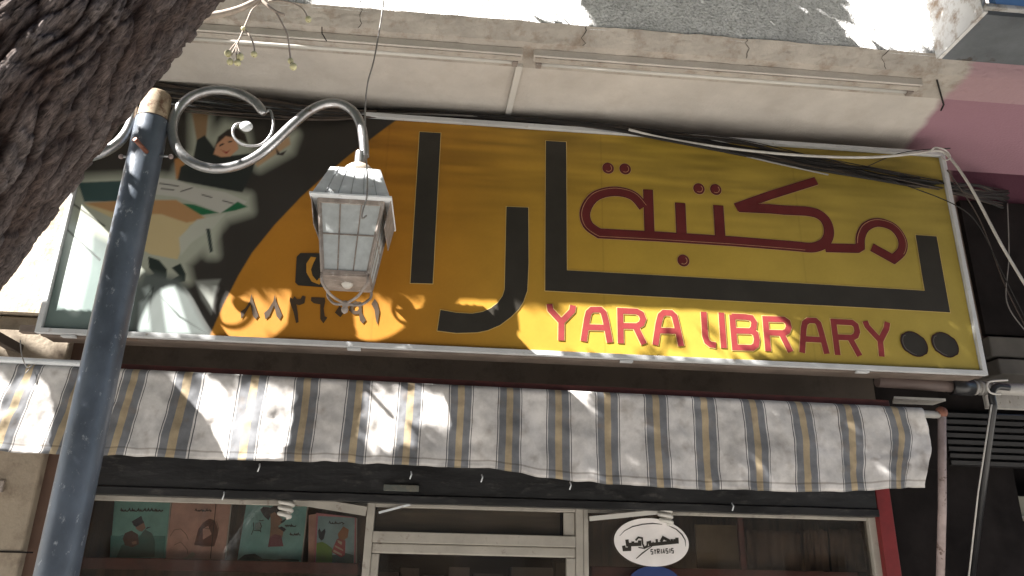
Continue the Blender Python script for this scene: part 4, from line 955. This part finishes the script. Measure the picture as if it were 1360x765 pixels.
def trunk_mesh(path, r0, r1, nseg, name, par, seed=0, amp=.03):
    m = len(path); vs = np.zeros((m, nseg, 3)); ring = []; cl = np.zeros((m, nseg, 4)); cl[..., 3] = 1; uvq = np.zeros((m, nseg, 2))
    u = Vector((0, -1, 0)); s = 0
    for i, p in enumerate(path):
        t = (path[min(i+1, m-1)]-path[max(i-1, 0)]).normalized(); u = (u-t*u.dot(t)).normalized(); w = t.cross(u)
        if i: s += (path[i]-path[i-1]).length
        R = r0+(r1-r0)*i/m
        for j in range(nseg):
            a = 2*math.pi*j/nseg
            ca_, sa_ = math.cos(a), math.sin(a)
            # long stringy ridges parted by furrows that wind round the trunk, with loose flakes
            tw = a+s*.30; cx_, sx_ = math.cos(tw)*R, math.sin(tw)*R
            w1 = noise.noise(Vector((cx_*7, sx_*7, s*4+seed)))*.030; w2 = noise.noise(Vector((cx_*16+5, sx_*16, s*9+seed)))*.012
            def rg(sc, sa, wk, o): return 1-min(1, abs(noise.noise(Vector(((cx_+w1*wk+w2)/sc, (sx_+w1*wk-w2)/sc, (s+w1)/sa+o+seed))))*3.2)
            v1 = rg(.042, .30, 1.6, 0); v2 = rg(.020, .13, 1.2, 11); v3 = rg(.012, .06, .8, 23)
            dd, pp = noise.voronoi(Vector(((cx_+w1)/.024, (sx_+w2)/.024, (s+w1*2)/.11+seed))); hs = math.sin(pp[0].x*12.9+pp[0].y*7.7+pp[0].z*3.1)*.5
            n0 = noise.noise(Vector((ca_*.9, sa_*.9, s*1.3+seed+9)))
            h = amp*(-.80*v1**2.6-.50*v2**2.2-.30*v3**2+.55*hs+1.1*n0)
            rr = R+h+amp*.5
            pt = p+(u*ca_+w*sa_)*rr; vs[i, j] = pt
            d = min(1, .9*v1**2.2+.55*v2**2+.25*v3**2); g = .5+.6*noise.noise(Vector((ca_*4, sa_*4, s*4+3)))+.4*hs
            g = min(1, max(0, g)); base_c = np.array([.095, .066, .055])*(1-g)+np.array([.17, .142, .132])*g
            fr_c = np.array([.022, .012, .010]); base_c = base_c*(1-d)+fr_c*d
            lit_side = min(1, max(0, (-sa_-.22+.35*noise.noise(Vector((ca_*5, sa_*5, s*6))))*4))*(1-d)  # skylight on the upper left flank painted into the bark as bluish grey
            base_c = base_c*(1-lit_side)+np.array([.24, .27, .29])*lit_side
            cl[i, j, :3] = base_c; uvq[i, j] = (j/nseg*2*math.pi*R*3, s*3)
    idx = np.arange(m*nseg).reshape(m, nseg); nx_ = np.roll(idx, -1, 1)
    fc = np.stack([idx[:-1], nx_[:-1], nx_[1:], idx[1:]], -1).reshape(-1, 4)
    me = bpy.data.meshes.new(name); me.from_pydata(vs.reshape(-1, 3).tolist(), [], fc.tolist()); me.update()
    me.polygons.foreach_set('use_smooth', [True]*len(fc))
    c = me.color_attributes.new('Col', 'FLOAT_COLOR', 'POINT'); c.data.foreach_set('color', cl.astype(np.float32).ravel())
    ul = me.uv_layers.new(name='UVMap'); vi = np.zeros(len(me.loops), dtype=np.int32); me.loops.foreach_get('vertex_index', vi)
    uvf = uvq.reshape(-1, 2)[vi]; ul.data.foreach_set('uv', uvf.astype(np.float32).ravel())
    me.materials.append(M['bark'])
    o = bpy.data.objects.new(name, me); scene.collection.objects.link(o); o.parent = par; bpy_inv(o, par); return o
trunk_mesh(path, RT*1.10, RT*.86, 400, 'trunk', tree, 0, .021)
top = path[-1]
limbs = [[top-Vector((.05, 0, .25)), top+Vector((.5, .2, .6)), top+Vector((1.1, .5, 1.3)), top+Vector((1.9, .9, 1.9))],
         [top-Vector((.1, 0, .3)), top+Vector((-.1, -.4, .8)), top+Vector((-.1, -.7, 1.8)), top+Vector((.1, -.9, 2.8))],
         [top-Vector((.0, 0, .25)), top+Vector((.45, -.15, .9)), top+Vector((1.0, -.3, 2.0)), top+Vector((1.5, -.3, 3.2))],
         [top-Vector((.0, 0, .2)), top+Vector((.7, -.4, .5)), top+Vector((1.7, -.6, .9)), top+Vector((2.8, -.5, 1.5))]]
for k, l in enumerate(limbs):
    for q in l: h = q+SUN*((4-q.y)/SUN.y); print('LIMB', k, [round(c) for c in proj(h)], [round(c, 1) for c in q])
    pth = smooth_path(l, 12); trunk_mesh(pth, .15, .035, 30, 'limb', tree, k*7, .012)
# twig with berries, hanging in front of the ceiling
YB = 2.1
def tw(pts, r0, r1, name='twig', par=tree, y=YB):
    pp = smooth_path([P(a, b, y=y) for a, b in pts], 6); n = len(pp)
    return MB().tube(pp, [r0+(r1-r0)*i/n for i in range(n)], 8).build(name, M['twig'], par)
t1 = tw([(250, 26), (285, 20), (300, 17), (322, 10), (345, -2), (360, -14)], .0125, .0085)
tw([(344, -3), (356, 8), (367, 16), (378, 20)], .0065, .0045, 'spur', t1)
b1 = tw([(366, 16), (374, 30), (381, 45), (384, 62), (386, 78), (389, 87)], .0034, .0024, 'stalk', t1)
b2 = tw([(350, 2), (336, 12), (329, 26), (324, 38), (318, 52), (311, 66), (307, 74)], .0034, .0024, 'stalk', t1)
b3 = tw([(356, 2), (372, 1), (388, 4), (402, 12), (409, 24)], .0034, .0024, 'stalk', t1)
tw([(324, 38), (332, 48), (337, 60), (338, 70)], .0034, .0024, 'stalk', t1)
tw([(318, 52), (309, 62), (303, 70)], .0024, .0018, 'stalk', t1); tw([(315, 60), (318, 68), (319, 74)], .0024, .0018, 'stalk', t1)
tw([(314, 62), (314, 72), (315, 82)], .0024, .0018, 'stalk', t1); tw([(384, 65), (385, 76), (385, 80)], .0024, .0018, 'stalk', t1)
for (a, b, r) in ((303, 71, 4.1), (305.5, 82, 3.9), (319, 75.5, 4.2), (315.5, 83.5, 3.9), (337.5, 72, 3.9), (386, 81, 3.6), (389.5, 88.5, 4.3), (409.5, 25.5, 3.9), (323, 38, 2.6)):
    q = P(a, b, y=YB-.004*random.random()); bo = MB().ball(q, r*2.75/1015, 10, (1, 1, random.uniform(.95, 1.1))).build('berry', M['berry'], t1)
    MB().ball(q+Vector((0.001, -.002, -r*2.75/1015)), .0016, 6).build('berry_tip', M['cable_brown'], t1) 

# unseen crown, its leaves placed to shade the front, gaps shaped for sunlit patches
def inpoly(p, poly):
    return any(inpoly1((p[0]+a, p[1]+b), poly) for a, b in ((0, 0), (15, 0), (-15, 0), (0, 15), (0, -15)))
def inpoly1(p, poly):
    x, y = p; c = False; n = len(poly)
    for i in range(n):
        ax, ay = poly[i]; bx, by = poly[(i+1) % n]
        if (ay > y) != (by > y) and x < (bx-ax)*(y-ay)/(by-ay)+ax: c = not c
    return c
GAP_SIGN = [[(50, 120), (760, 120), (985, 380), (1000, 404), (1045, 440), (1020, 480), (1000, 520), (560, 520), (30, 480)], [(1278, 418), (1300, 418), (1302, 432), (1282, 432)]]
GAP_AWN = [[(235, 480), (470, 480), (452, 560), (448, 640), (300, 640), (255, 545)], [(488, 490), (560, 500), (655, 530), (640, 550), (560, 600), (500, 612), (495, 560)], [(-80, 500), (80, 495), (78, 640), (-80, 640)]]
GAP_PAR = [[(425, -60), (735, -60), (775, 30), (775, 60), (400, 40)], [(1118, -80), (1222, -80), (1236, 90), (1132, 90)]]
GAP_WALL = [[(-150, 150), (90, 150), (75, 430), (-150, 430)]]
lv = MB(); count = 0; tries = 0
VW = []; FW = []
S = -SUN
LEAF = []
while count < 52000 and tries < 600000:
    tries += 1
    tx, tz = random.uniform(-3.6, 5.6), random.uniform(-.3, 5.0)
    tgt = Vector((tx, 4.0, tz)); t = random.uniform(2.3, 5.4); p = tgt+S*t
    if p.y > 3.1 or p.z < 2.6: continue
    q = proj(p)
    if -60 < q[0] < 1420 and q[1] > -45 and q[1] < 900: continue
    def hit(yp): k = (yp-p.y)/SUN.y; return p+SUN*k
    h = hit(YPT); skip = False
    if h.z > ZFT and h.x > XS0: 
        skip = any(inpoly(proj(h+Vector((0, 0, .03))), g) for g in GAP_PAR)
    else:
        h = hit(YS)
        if hit(4.4).x < sx0+.35: skip = any(inpoly(proj(hit(4.4)), g) for g in GAP_WALL)
        if skip: pass
        elif h.z > sz0-.02 and h.x > sx0-.05:
            s_ = proj(h); skip = any(inpoly(s_, g) for g in GAP_SIGN)
            if skip and s_[0] > 700 and s_[1] > 415 and random.random() < .025: skip = False
        elif h.z > sz0-.1:
            skip = any(inpoly(proj(hit(4.4)), g) for g in GAP_WALL) 
        else:
            h = hit(YA); skip = any(inpoly(proj(h), g) for g in GAP_AWN)
            if hit(YS).z > 1.05+EYE-.05: skip = skip or inpoly(proj(hit(YS)), GAP_SIGN[0])
    k_ = (Vector((lx, ly, 1.93+EYE))-p); k_ = (k_-SUN*k_.dot(SUN)).length
    if skip or k_ < .20: continue
    LEAF.append(p); count += 1
A = np.array(LEAF); N = len(A)
d1 = rng.normal(size=(N, 3)); d1[:, 2] -= .5; d1 /= np.linalg.norm(d1, axis=1)[:, None]
d2 = rng.normal(size=(N, 3)); d2 -= d1*(d1*d2).sum(1)[:, None]; d2 /= np.linalg.norm(d2, axis=1)[:, None]
sz = rng.uniform(.75, 1.25, (N, 1)); l_ = .052*sz; w_ = .025*sz
V4 = np.stack([A-d1*l_, A+d2*w_-d1*l_*.2, A+d1*l_, A-d2*w_-d1*l_*.2], 1).reshape(-1, 3)
me = bpy.data.meshes.new('shade_foliage'); me.from_pydata(V4.tolist(), [], np.arange(N*4).reshape(-1, 4).tolist()); me.update()
M['leaf'] = pm('leaf', (.06, .10, .03), .6, var=.4, scale=3); me.materials.append(M['leaf'])
fo = bpy.data.objects.new('shade_foliage', me); scene.collection.objects.link(fo); fo.parent = tree; bpy_inv(fo, tree); fo['kind'] = 'stuff'

# ================================================================ SHOP WINDOW CONTENTS
def qz(px, py, y): return P(px, py, y=y)
def book(name, corners, y, cover, label, art=(), strokes=(), th=.02):
    """corners: seen TL TR BR BL of the cover standing on the window shelf"""
    c = [P(a, b, y=y) for a, b in corners]
    o = thing(name, label, 'book', tuple((c[2]+c[3])/2), 'picture books standing in the left window')
    mb = MB(); mb.hexa([c[3], c[2], c[1], c[0]], [v+Vector((0, th, 0)) for v in (c[3], c[2], c[1], c[0])]); mb.build('cover', cover, o, bevel=.002)
    mb = MB(); k = .004; cc = [c[3]+Vector((k, .004, k)), c[2]+Vector((k*1.5, .004, k)), c[1]+Vector((k*1.5, .004, -k)), c[0]+Vector((k, .004, -k))]
    mb.hexa(cc, [v+Vector((0, th-.008, 0)) for v in cc]); mb.build('pages', M['tube'], o)
    for i, (poly, m) in enumerate(art):
        mb = MB(); fill(mb, [P(a, b, y=y-.001-.0006*i) for a, b in poly]); mb.build('picture', m, o)
    mb = MB()
    for i, (ln_, w) in enumerate(strokes): stroke(mb, [P(a, b, y=y-.001) for a, b in ln_], w, y-.008-.0002*i)
    if strokes: mb.build('title', M['ink_black'], o)
    return o
yB = 4.86
def fm(n, c): return pm(n, c, .45, var=.15, scale=10)
teal = fm('teal_cover', (.26, .62, .58)); teal2 = fm('teal_cover_light', (.28, .62, .64)); salmon = fm('salmon_cover', (.80, .48, .40)); pinkc = fm('pink_cover', (.8, .32, .38)); navy = fm('navy_ink', (.02, .03, .05))
dgreen = fm('dark_green_ink', (.05, .16, .15)); skin = fm('skin_ink', (.38, .23, .17)); brown = fm('brown_ink', (.11, .055, .045)); skyb = fm('sky_ink', (.36, .56, .62)); grass = fm('grass_ink', (.2, .38, .05)); red = fm('red_ink', (.42, .07, .08)); cream_ = fm('cream_ink', (.65, .52, .4)); orng = fm('orange_ink', (.45, .18, .07)); sal2 = fm('salmon_dark', (.22, .09, .07))
cE = lambda x, y: (140+x/6.956, 655+y/6.956)
def sc_(fn, pts): return [fn(a, b) for a, b in pts]
def scribble(fn, x0, x1, y, h, n, seed):
    r = random.Random(seed); out = []; x = x0
    while x < x1:
        w = r.uniform(.6, 1.6)*h; k = r.randint(0, 2)
        if k == 0: out.append(sc_(fn, [(x, y), (x+w*.3, y-h*.9), (x+w*.5, y), (x+w, y)]))
        elif k == 1: out.append(sc_(fn, [(x, y-h*.5), (x+w*.2, y), (x+w*.7, y+h*.1), (x+w, y-h*.4)]))
        else: out.append(sc_(fn, [(x, y), (x+w*.5, y-h*.5), (x+w, y), (x+w*.6, y+h*.3)]))
        x += w*.95
    return out
book('picture_book', [(152, 664), (226, 664), (219, 741), (146, 741)], yB, teal, 'teal picture book with a capped figure on its cover, leftmost in the window',
  [(sc_(cE, [(50, 390), (130, 395), (160, 385), (555, 395), (540, 600), (40, 600)]), fm('mid_teal', (.11, .34, .33))),
   (sc_(cE, [(365, 335), (430, 370), (458, 440), (455, 590), (100, 600), (150, 480), (280, 440), (330, 380)]), dgreen), (sc_(cE, [(180, 370), (240, 345), (300, 380), (310, 470), (250, 500), (180, 480), (160, 420)]), brown),
   (sc_(cE, [(278, 310), (355, 270), (372, 320), (340, 355), (310, 350), (282, 325)]), skin), (sc_(cE, [(243, 262), (332, 208), (342, 245), (358, 270), (285, 312), (262, 300)]), navy), (sc_(cE, [(360, 350), (385, 315), (425, 310), (375, 335)]), navy), (sc_(cE, [(240, 450), (285, 440), (290, 470), (250, 475)]), skin)],
  [(s, .006) for s in scribble(cE, 145, 520, 165, 26, 10, 1)])
book('picture_book', [(229, 661), (307, 664), (298, 744), (220, 742)], yB, salmon, 'salmon picture book with a crouching line drawn figure, second from left in the window',
  [(sc_(cE, [(860, 330), (905, 270), (960, 235), (1010, 250), (1040, 330), (1030, 410), (1005, 490), (820, 480), (840, 400)]), sal2), (sc_(cE, [(900, 330), (950, 300), (980, 380), (900, 430)]), salmon), (sc_(cE, [(700, 610), (760, 580), (800, 540), (835, 560), (810, 590), (740, 615)]), cream_)],
  [(s, .005) for s in scribble(cE, 830, 960, 165, 22, 4, 2)]+[(sc_(cE, s), .0022) for s in ([(600, 400), (640, 340), (700, 330), (750, 380), (770, 430)], [(640, 480), (700, 450), (760, 520), (765, 560)], [(860, 400), (900, 320), (960, 330), (1000, 260)], [(1030, 260), (1050, 330), (1030, 420)], [(820, 460), (900, 490), (1000, 490)])]+[([(288, 664), (280, 742)], .004)])
cG = lambda x, y: (300+x/6.8, 655+y/6.8)
book('picture_book', [(328, 664), (408, 671), (399, 751), (315, 744)], yB, teal2, 'light teal picture book showing a dark haired woman and child, under the left bulb',
  [(sc_(cG, [(110, 600), (170, 555), (260, 545), (330, 590), (440, 600), (520, 590), (660, 600), (665, 640), (108, 608)]), fm('teal_ground', (.05, .12, .12))), (sc_(cG, [(310, 150), (340, 120), (400, 130), (460, 105), (520, 130), (480, 200), (410, 195), (385, 245), (345, 210)]), navy),
   (sc_(cG, [(402, 190), (440, 170), (510, 235), (505, 270), (470, 300), (520, 340), (510, 400), (395, 400), (405, 300)]), skin), (sc_(cG, [(395, 400), (440, 370), (500, 385), (520, 480), (380, 485)]), fm('rose_ink', (.26, .09, .13))), (sc_(cG, [(470, 315), (505, 300), (545, 325), (525, 350), (490, 325)]), navy), (sc_(cG, [(490, 260), (550, 225), (530, 255), (505, 272)]), navy),
   (sc_(cG, [(260, 280), (310, 255), (325, 300), (290, 340), (262, 325)]), fm('pale_teal', (.24, .38, .38)))],
  [(sc_(cG, s), .004) for s in ([(250, 265), (255, 320), (232, 375)], [(310, 265), (325, 300), (310, 330), (320, 355)], [(300, 250), (345, 245)], [(255, 335), (310, 338)])]+[(s, .005) for s in scribble(cG, 535, 605, 300, 22, 4, 3)]+[(s, .005) for s in scribble(cG, 580, 660, 378, 20, 4, 4)]+[(s, .004) for s in scribble(cG, 240, 300, 100, 18, 3, 5)])
book('picture_book', [(420, 681), (473, 687), (472, 752), (417, 748)], yB-.0, pinkc, 'small pink bordered picture book with a striped child and donkey, rightmost in the window',
  [(sc_(cG, [(832, 205), (1165, 222), (1155, 640), (810, 620)]), skyb), (sc_(cG, [(820, 450), (870, 440), (910, 460), (960, 500), (960, 640), (812, 630)]), grass), (sc_(cG, [(960, 560), (1080, 540), (1155, 560), (1150, 640), (960, 640)]), dgreen), (sc_(cG, [(1000, 420), (1040, 395), (1080, 430), (1075, 560), (1040, 580), (955, 530)]), red),
   (sc_(cG, [(1010, 370), (1060, 300), (1110, 330), (1100, 400), (1060, 430), (1020, 410)]), orng), (sc_(cG, [(832, 340), (845, 315), (860, 350), (895, 320), (900, 345), (885, 410), (862, 430), (840, 400)]), navy), (sc_(cG, [(990, 470), (1060, 510), (1060, 525), (985, 485)]), cream_), (sc_(cG, [(975, 510), (1050, 550), (1045, 565), (968, 528)]), cream_), (sc_(cG, [(1005, 420), (1050, 440), (1045, 470), (1012, 445)]), cream_)],
  [(s, .0045) for s in scribble(cG, 930, 1060, 275, 24, 5, 6)])
book('picture_book', [(410, 684), (421, 682), (417, 748), (409, 747)], yB+.02, salmon, 'thin salmon book edge showing just behind the small pink bordered book')
# shelf, boards, wall of the window
shz = P(300, 742, y=yB).z
sh = thing('window_shelf', 'dull red wooden display shelf carrying the picture books', 'shelf', (-1, 4.9, shz-.05))
MB().box(-2.38, xD0-.05, 4.74, 5.02, shz-.07, shz-.008).build('shelf_board', pm('shelf_red', (.13, .045, .04), .5, var=.3, scale=9), sh, bevel=.004)
MB().box(-2.38, xD0-.05, 5.02, 5.05, .3, ZW-.3).build('back_board', M['brown_wood'], sh)
MB().box(xL0+.12, xL0+.19, 4.9, 4.95, shz-.005, ZW-.3).build('shelf_upright', M['brown_wood'], sh)
MB().box(P(478, 700, y=4.95).x, P(484, 700, y=4.95).x+.02, 4.88, 4.95, .5, zt+.1).build('shelf_upright', M['brown_wood'], sh)
MB().box(-2.2, xD0-.3, 4.78, 4.99, shz-.28, shz-.2).build('lower_shelf', M['dull_red'], sh)
# crack line / strut in the window
# tubes behind the glass
a, b = P(390, 668, y=4.625), P(486, 684, y=4.625)
tag(MB().bar((a.x, 4.625, a.z+.018), (b.x, 4.625, b.z+.02), .03, .05).build('window_batten', M['alu']), 'slanting cream batten across top of the left window above the small pink book', 'batten')
a, b = P(783, 689, y=4.625), P(885, 679, y=4.625)
tag(MB().bar((a.x, 4.625, a.z), (b.x, 4.625, b.z), .03, .026).build('slanting_tube', M['tube']), 'slanting white tube light at top of the right window beside the oval sign', 'tube light')
def spiral_bulb(px, py, y, label, r=.040, turns=3.2, tilt=.25):
    c = P(px, py, y=y); o = thing('spiral_bulb', label, 'light bulb', tuple(c), 'spiral bulbs hanging in the shop windows')
    pts = []
    for i in range(64):
        t = i/63; a = t*turns*2*math.pi; rr = r*(1-.25*t)
        pts.append((c.x+rr*math.cos(a)+tilt*(-.02+.06*t), y+rr*math.sin(a), c.z+.05-.10*t))
    MB().tube(pts, .0115, 8).build('tube_coil', M['tube'], o)
    MB().lathe((c.x, y, c.z+.05), [(.024, 0), (.026, .01), (.024, .03), (.0001, .035)], 16).build('bulb_base', M['lantern_white'], o)
    return o
spiral_bulb(883, 684, 4.60, 'white spiral bulb hanging in front of the white oval sign')
spiral_bulb(380, 675, 4.60, 'white spiral bulb hanging before the light teal book in the left window', tilt=-.1)
# oval sign in the right window
oc = P(865.5, 720, y=4.640); RX, RZ = (P(915, 720, y=4.640).x-P(816, 720, y=4.640).x)/2, (P(865, 688, y=4.640).z-P(865, 752, y=4.640).z)/2
ov = thing('oval_sign', 'white oval sign with black Arabic lettering and SYRIASIS on the right window glass', 'sign', tuple(oc))
TL = math.radians(-2)
def E(a, r=1., y=4.640): 
    x, z = RX*r*math.cos(a), RZ*r*math.sin(a); return Vector((oc.x+x*math.cos(TL)-z*math.sin(TL), y, oc.z+x*math.sin(TL)+z*math.cos(TL)))
n = 48; mb = MB(); mb.add([E(2*math.pi*i/n) for i in range(n)]+[E(2*math.pi*i/n, 1, 4.648) for i in range(n)], [tuple(range(n))[::1], tuple(range(2*n-1, n-1, -1))]+[(i, (i+1) % n, n+(i+1) % n, n+i) for i in range(n)])
mb.build('plate', pm('oval_white', (.86, .82, .81), .5, var=.06), ov)
cH = lambda x, y: (800+x/8.054, 670+y/8.054); YO = 4.6385
def os_(pts, w, m='ink_black', nm='print', y=YO):
    mb = MB(); stroke(mb, [P(*cH(a, b), y=YO) for a, b in pts], w, y); return mb.build(nm, M[m], ov)
os_([(185, 335), (240, 280), (320, 238), (430, 212), (540, 203), (640, 213)], [.002, .004, .006, .006, .006, .003], nm='rim_line'); os_([(710, 228), (790, 265), (850, 320), (885, 380), (892, 450)], [.003, .006, .008, .006, .002], nm='rim_line')
os_([(228, 440), (235, 480), (290, 478), (292, 430), (258, 432)], .021, nm='arabic_print'); os_([(262, 375), (270, 430), (400, 425), (398, 385)], .020, nm='arabic_print', y=YO-.0004); os_([(325, 395), (328, 428)], .017, nm='arabic_print', y=YO-.0008)
os_([(355, 385), (385, 352), (425, 360), (430, 420), (450, 465), (480, 440), (482, 395)], .010, nm='arabic_print', y=YO-.001); os_([(385, 460), (450, 470), (520, 440), (545, 400)], .006, nm='arabic_print', y=YO-.0013)
os_([(500, 390), (515, 430), (560, 425), (800, 400), (797, 355)], .020, nm='arabic_print', y=YO-.0002); os_([(625, 400), (650, 355), (720, 392)], .017, nm='arabic_print', y=YO-.0016)
for x in (580, 740, 770): os_([(x, 370), (x+3, 408)], .014, nm='arabic_print', y=YO-.002)
os_([(362, 580), (430, 520), (540, 440)], [.004, .007, .004], nm='slash')
GL = {'S': [[(1, 0), (0, 0), (0, .5), (1, .5), (1, 1), (0, 1)]], 'Y': [[(0, 0), (.5, .5), (1, 0)], [(.5, .5), (.5, 1)]], 'R': [[(0, 1), (0, 0), (1, 0), (1, .5), (0, .5)], [(.4, .5), (1, 1)]], 'I': [[(.5, 0), (.5, 1)]], 'A': [[(0, 1), (.5, 0), (1, 1)], [(.2, .65), (.8, .65)]]}
x = 520
for ch in 'SYRIASIS':
    w = 25 if ch != 'I' else 16
    mb = MB()
    for j, s in enumerate(GL[ch]): stroke(mb, [P(*cH(x+u*w*(.8 if ch != 'I' else 1), 482+v*48-(x-520)*.05), y=YO) for u, v in s], .0055, YO-.0003*j)
    mb.build('letter', M['ink_black'], ov); x += w+9
bc = P(870, 775, y=4.645); mb = MB(); n = 32
mb.add([(bc.x+.155*math.cos(2*math.pi*i/n), 4.645, bc.z+.095*math.sin(2*math.pi*i/n)) for i in range(n)]+[(bc.x+.155*math.cos(2*math.pi*i/n), 4.652, bc.z+.095*math.sin(2*math.pi*i/n)) for i in range(n)], [tuple(range(n)), tuple(range(2*n-1, n-1, -1))]+[(i, (i+1) % n, n+(i+1) % n, n+i) for i in range(n)])
tag(mb.build('blue_disc', pm('blue_sign', (.02, .045, .16), .4)), 'dark blue round sign just below the white oval sign', 'sign')
# right window goods: shelf, red post, cloths
rsz = P(1000, 757, y=4.9).z
rs_ = thing('display_rack', 'dark rack with a red post and draped brown goods in the right window', 'rack', (1.5, 4.9, rsz))
MB().box(xD1+.1, xR1-.05, 4.82, 5.05, rsz-.06, rsz).build('shelf_board', M['dull_red'], rs_, bevel=.004)
a = P(984, 720, y=4.85); MB().box(a.x-.018, a.x+.018, 4.83, 4.86, rsz+.002, zt+.1).build('red_post', M['dull_red'], rs_, bevel=.003)
MB().box(P(922, 700, y=4.95).x, P(978, 700, y=4.95).x, 4.93, 4.95, rsz+.005, P(950, 697, y=4.93).z).build('tan_panel', pm('tan_panel', (.16, .12, .075), .7, var=.2), rs_, bevel=.003)
for (p0, p1, zz_, c) in ((992, 1065, 702, (.085, .052, .036)), (1068, 1100, 700, (.13, .085, .06)), (1103, 1150, 698, (.12, .08, .055))):
    xa, xb = P(p0, 720, y=4.93).x, P(p1, 720, y=4.93).x; vs = []; fs = []; n = 24
    for i in range(n+1):
        x = xa+(xb-xa)*i/n
        for j in range(9):
            h = j/8; z = P(1000, zz_, y=4.93).z*(1-h)+(rsz+.004)*h
            vs.append((x+.02*h*math.sin(i), 4.93+.014*math.sin(i*.9+h)+.01*noise.noise(Vector((x*9, h*3, 0))), z-.012*abs(math.sin(i*.35))*(1-h)))
    for i in range(n):
        for j in range(8): fs.append((i*9+j, i*9+j+1, (i+1)*9+j+1, (i+1)*9+j))
    mb = MB(); mb.add(vs, fs, True); o = mb.build('draped_cloth', pm('cloth', c, .9, var=.3, scale=7), rs_); s = o.modifiers.new('t', 'SOLIDIFY'); s.thickness = .004
MB().box(xD1+.06, xR1-.03, 5.3, 5.33, .2, ZW-.3).build('back_board', M['brown_wood'], rs_)
# goods seen through the door
dg = thing('door_goods', 'dark boxes on a shelf seen through the door glass', 'goods', (.4, 5.4, 1.7))
zz0 = P(640, 775, y=5.6).z; i = 0
for (p0, p1, pt, c) in ((498, 528, 760, (.05, .03, .025)), (532, 556, 754, (.09, .065, .055)), (562, 590, 764, (.05, .035, .03)), (597, 624, 753, (.10, .075, .065)), (630, 668, 762, (.05, .04, .035)), (680, 735, 753, (.10, .085, .075)), (738, 752, 747, (.05, .04, .03))):
    xa, xb = P(p0, pt, y=5.6).x, P(p1, pt, y=5.6).x; MB().box(xa, xb, 5.6, 5.8, zz0, P(p0, pt, y=5.6).z).build('box', pm('goods_box', c, .7), dg, bevel=.004); i += 1
MB().box(xD0, xD1, 5.55, 5.85, zz0-.05, zz0-.002).build('shelf_board', M['brown_wood'], dg)
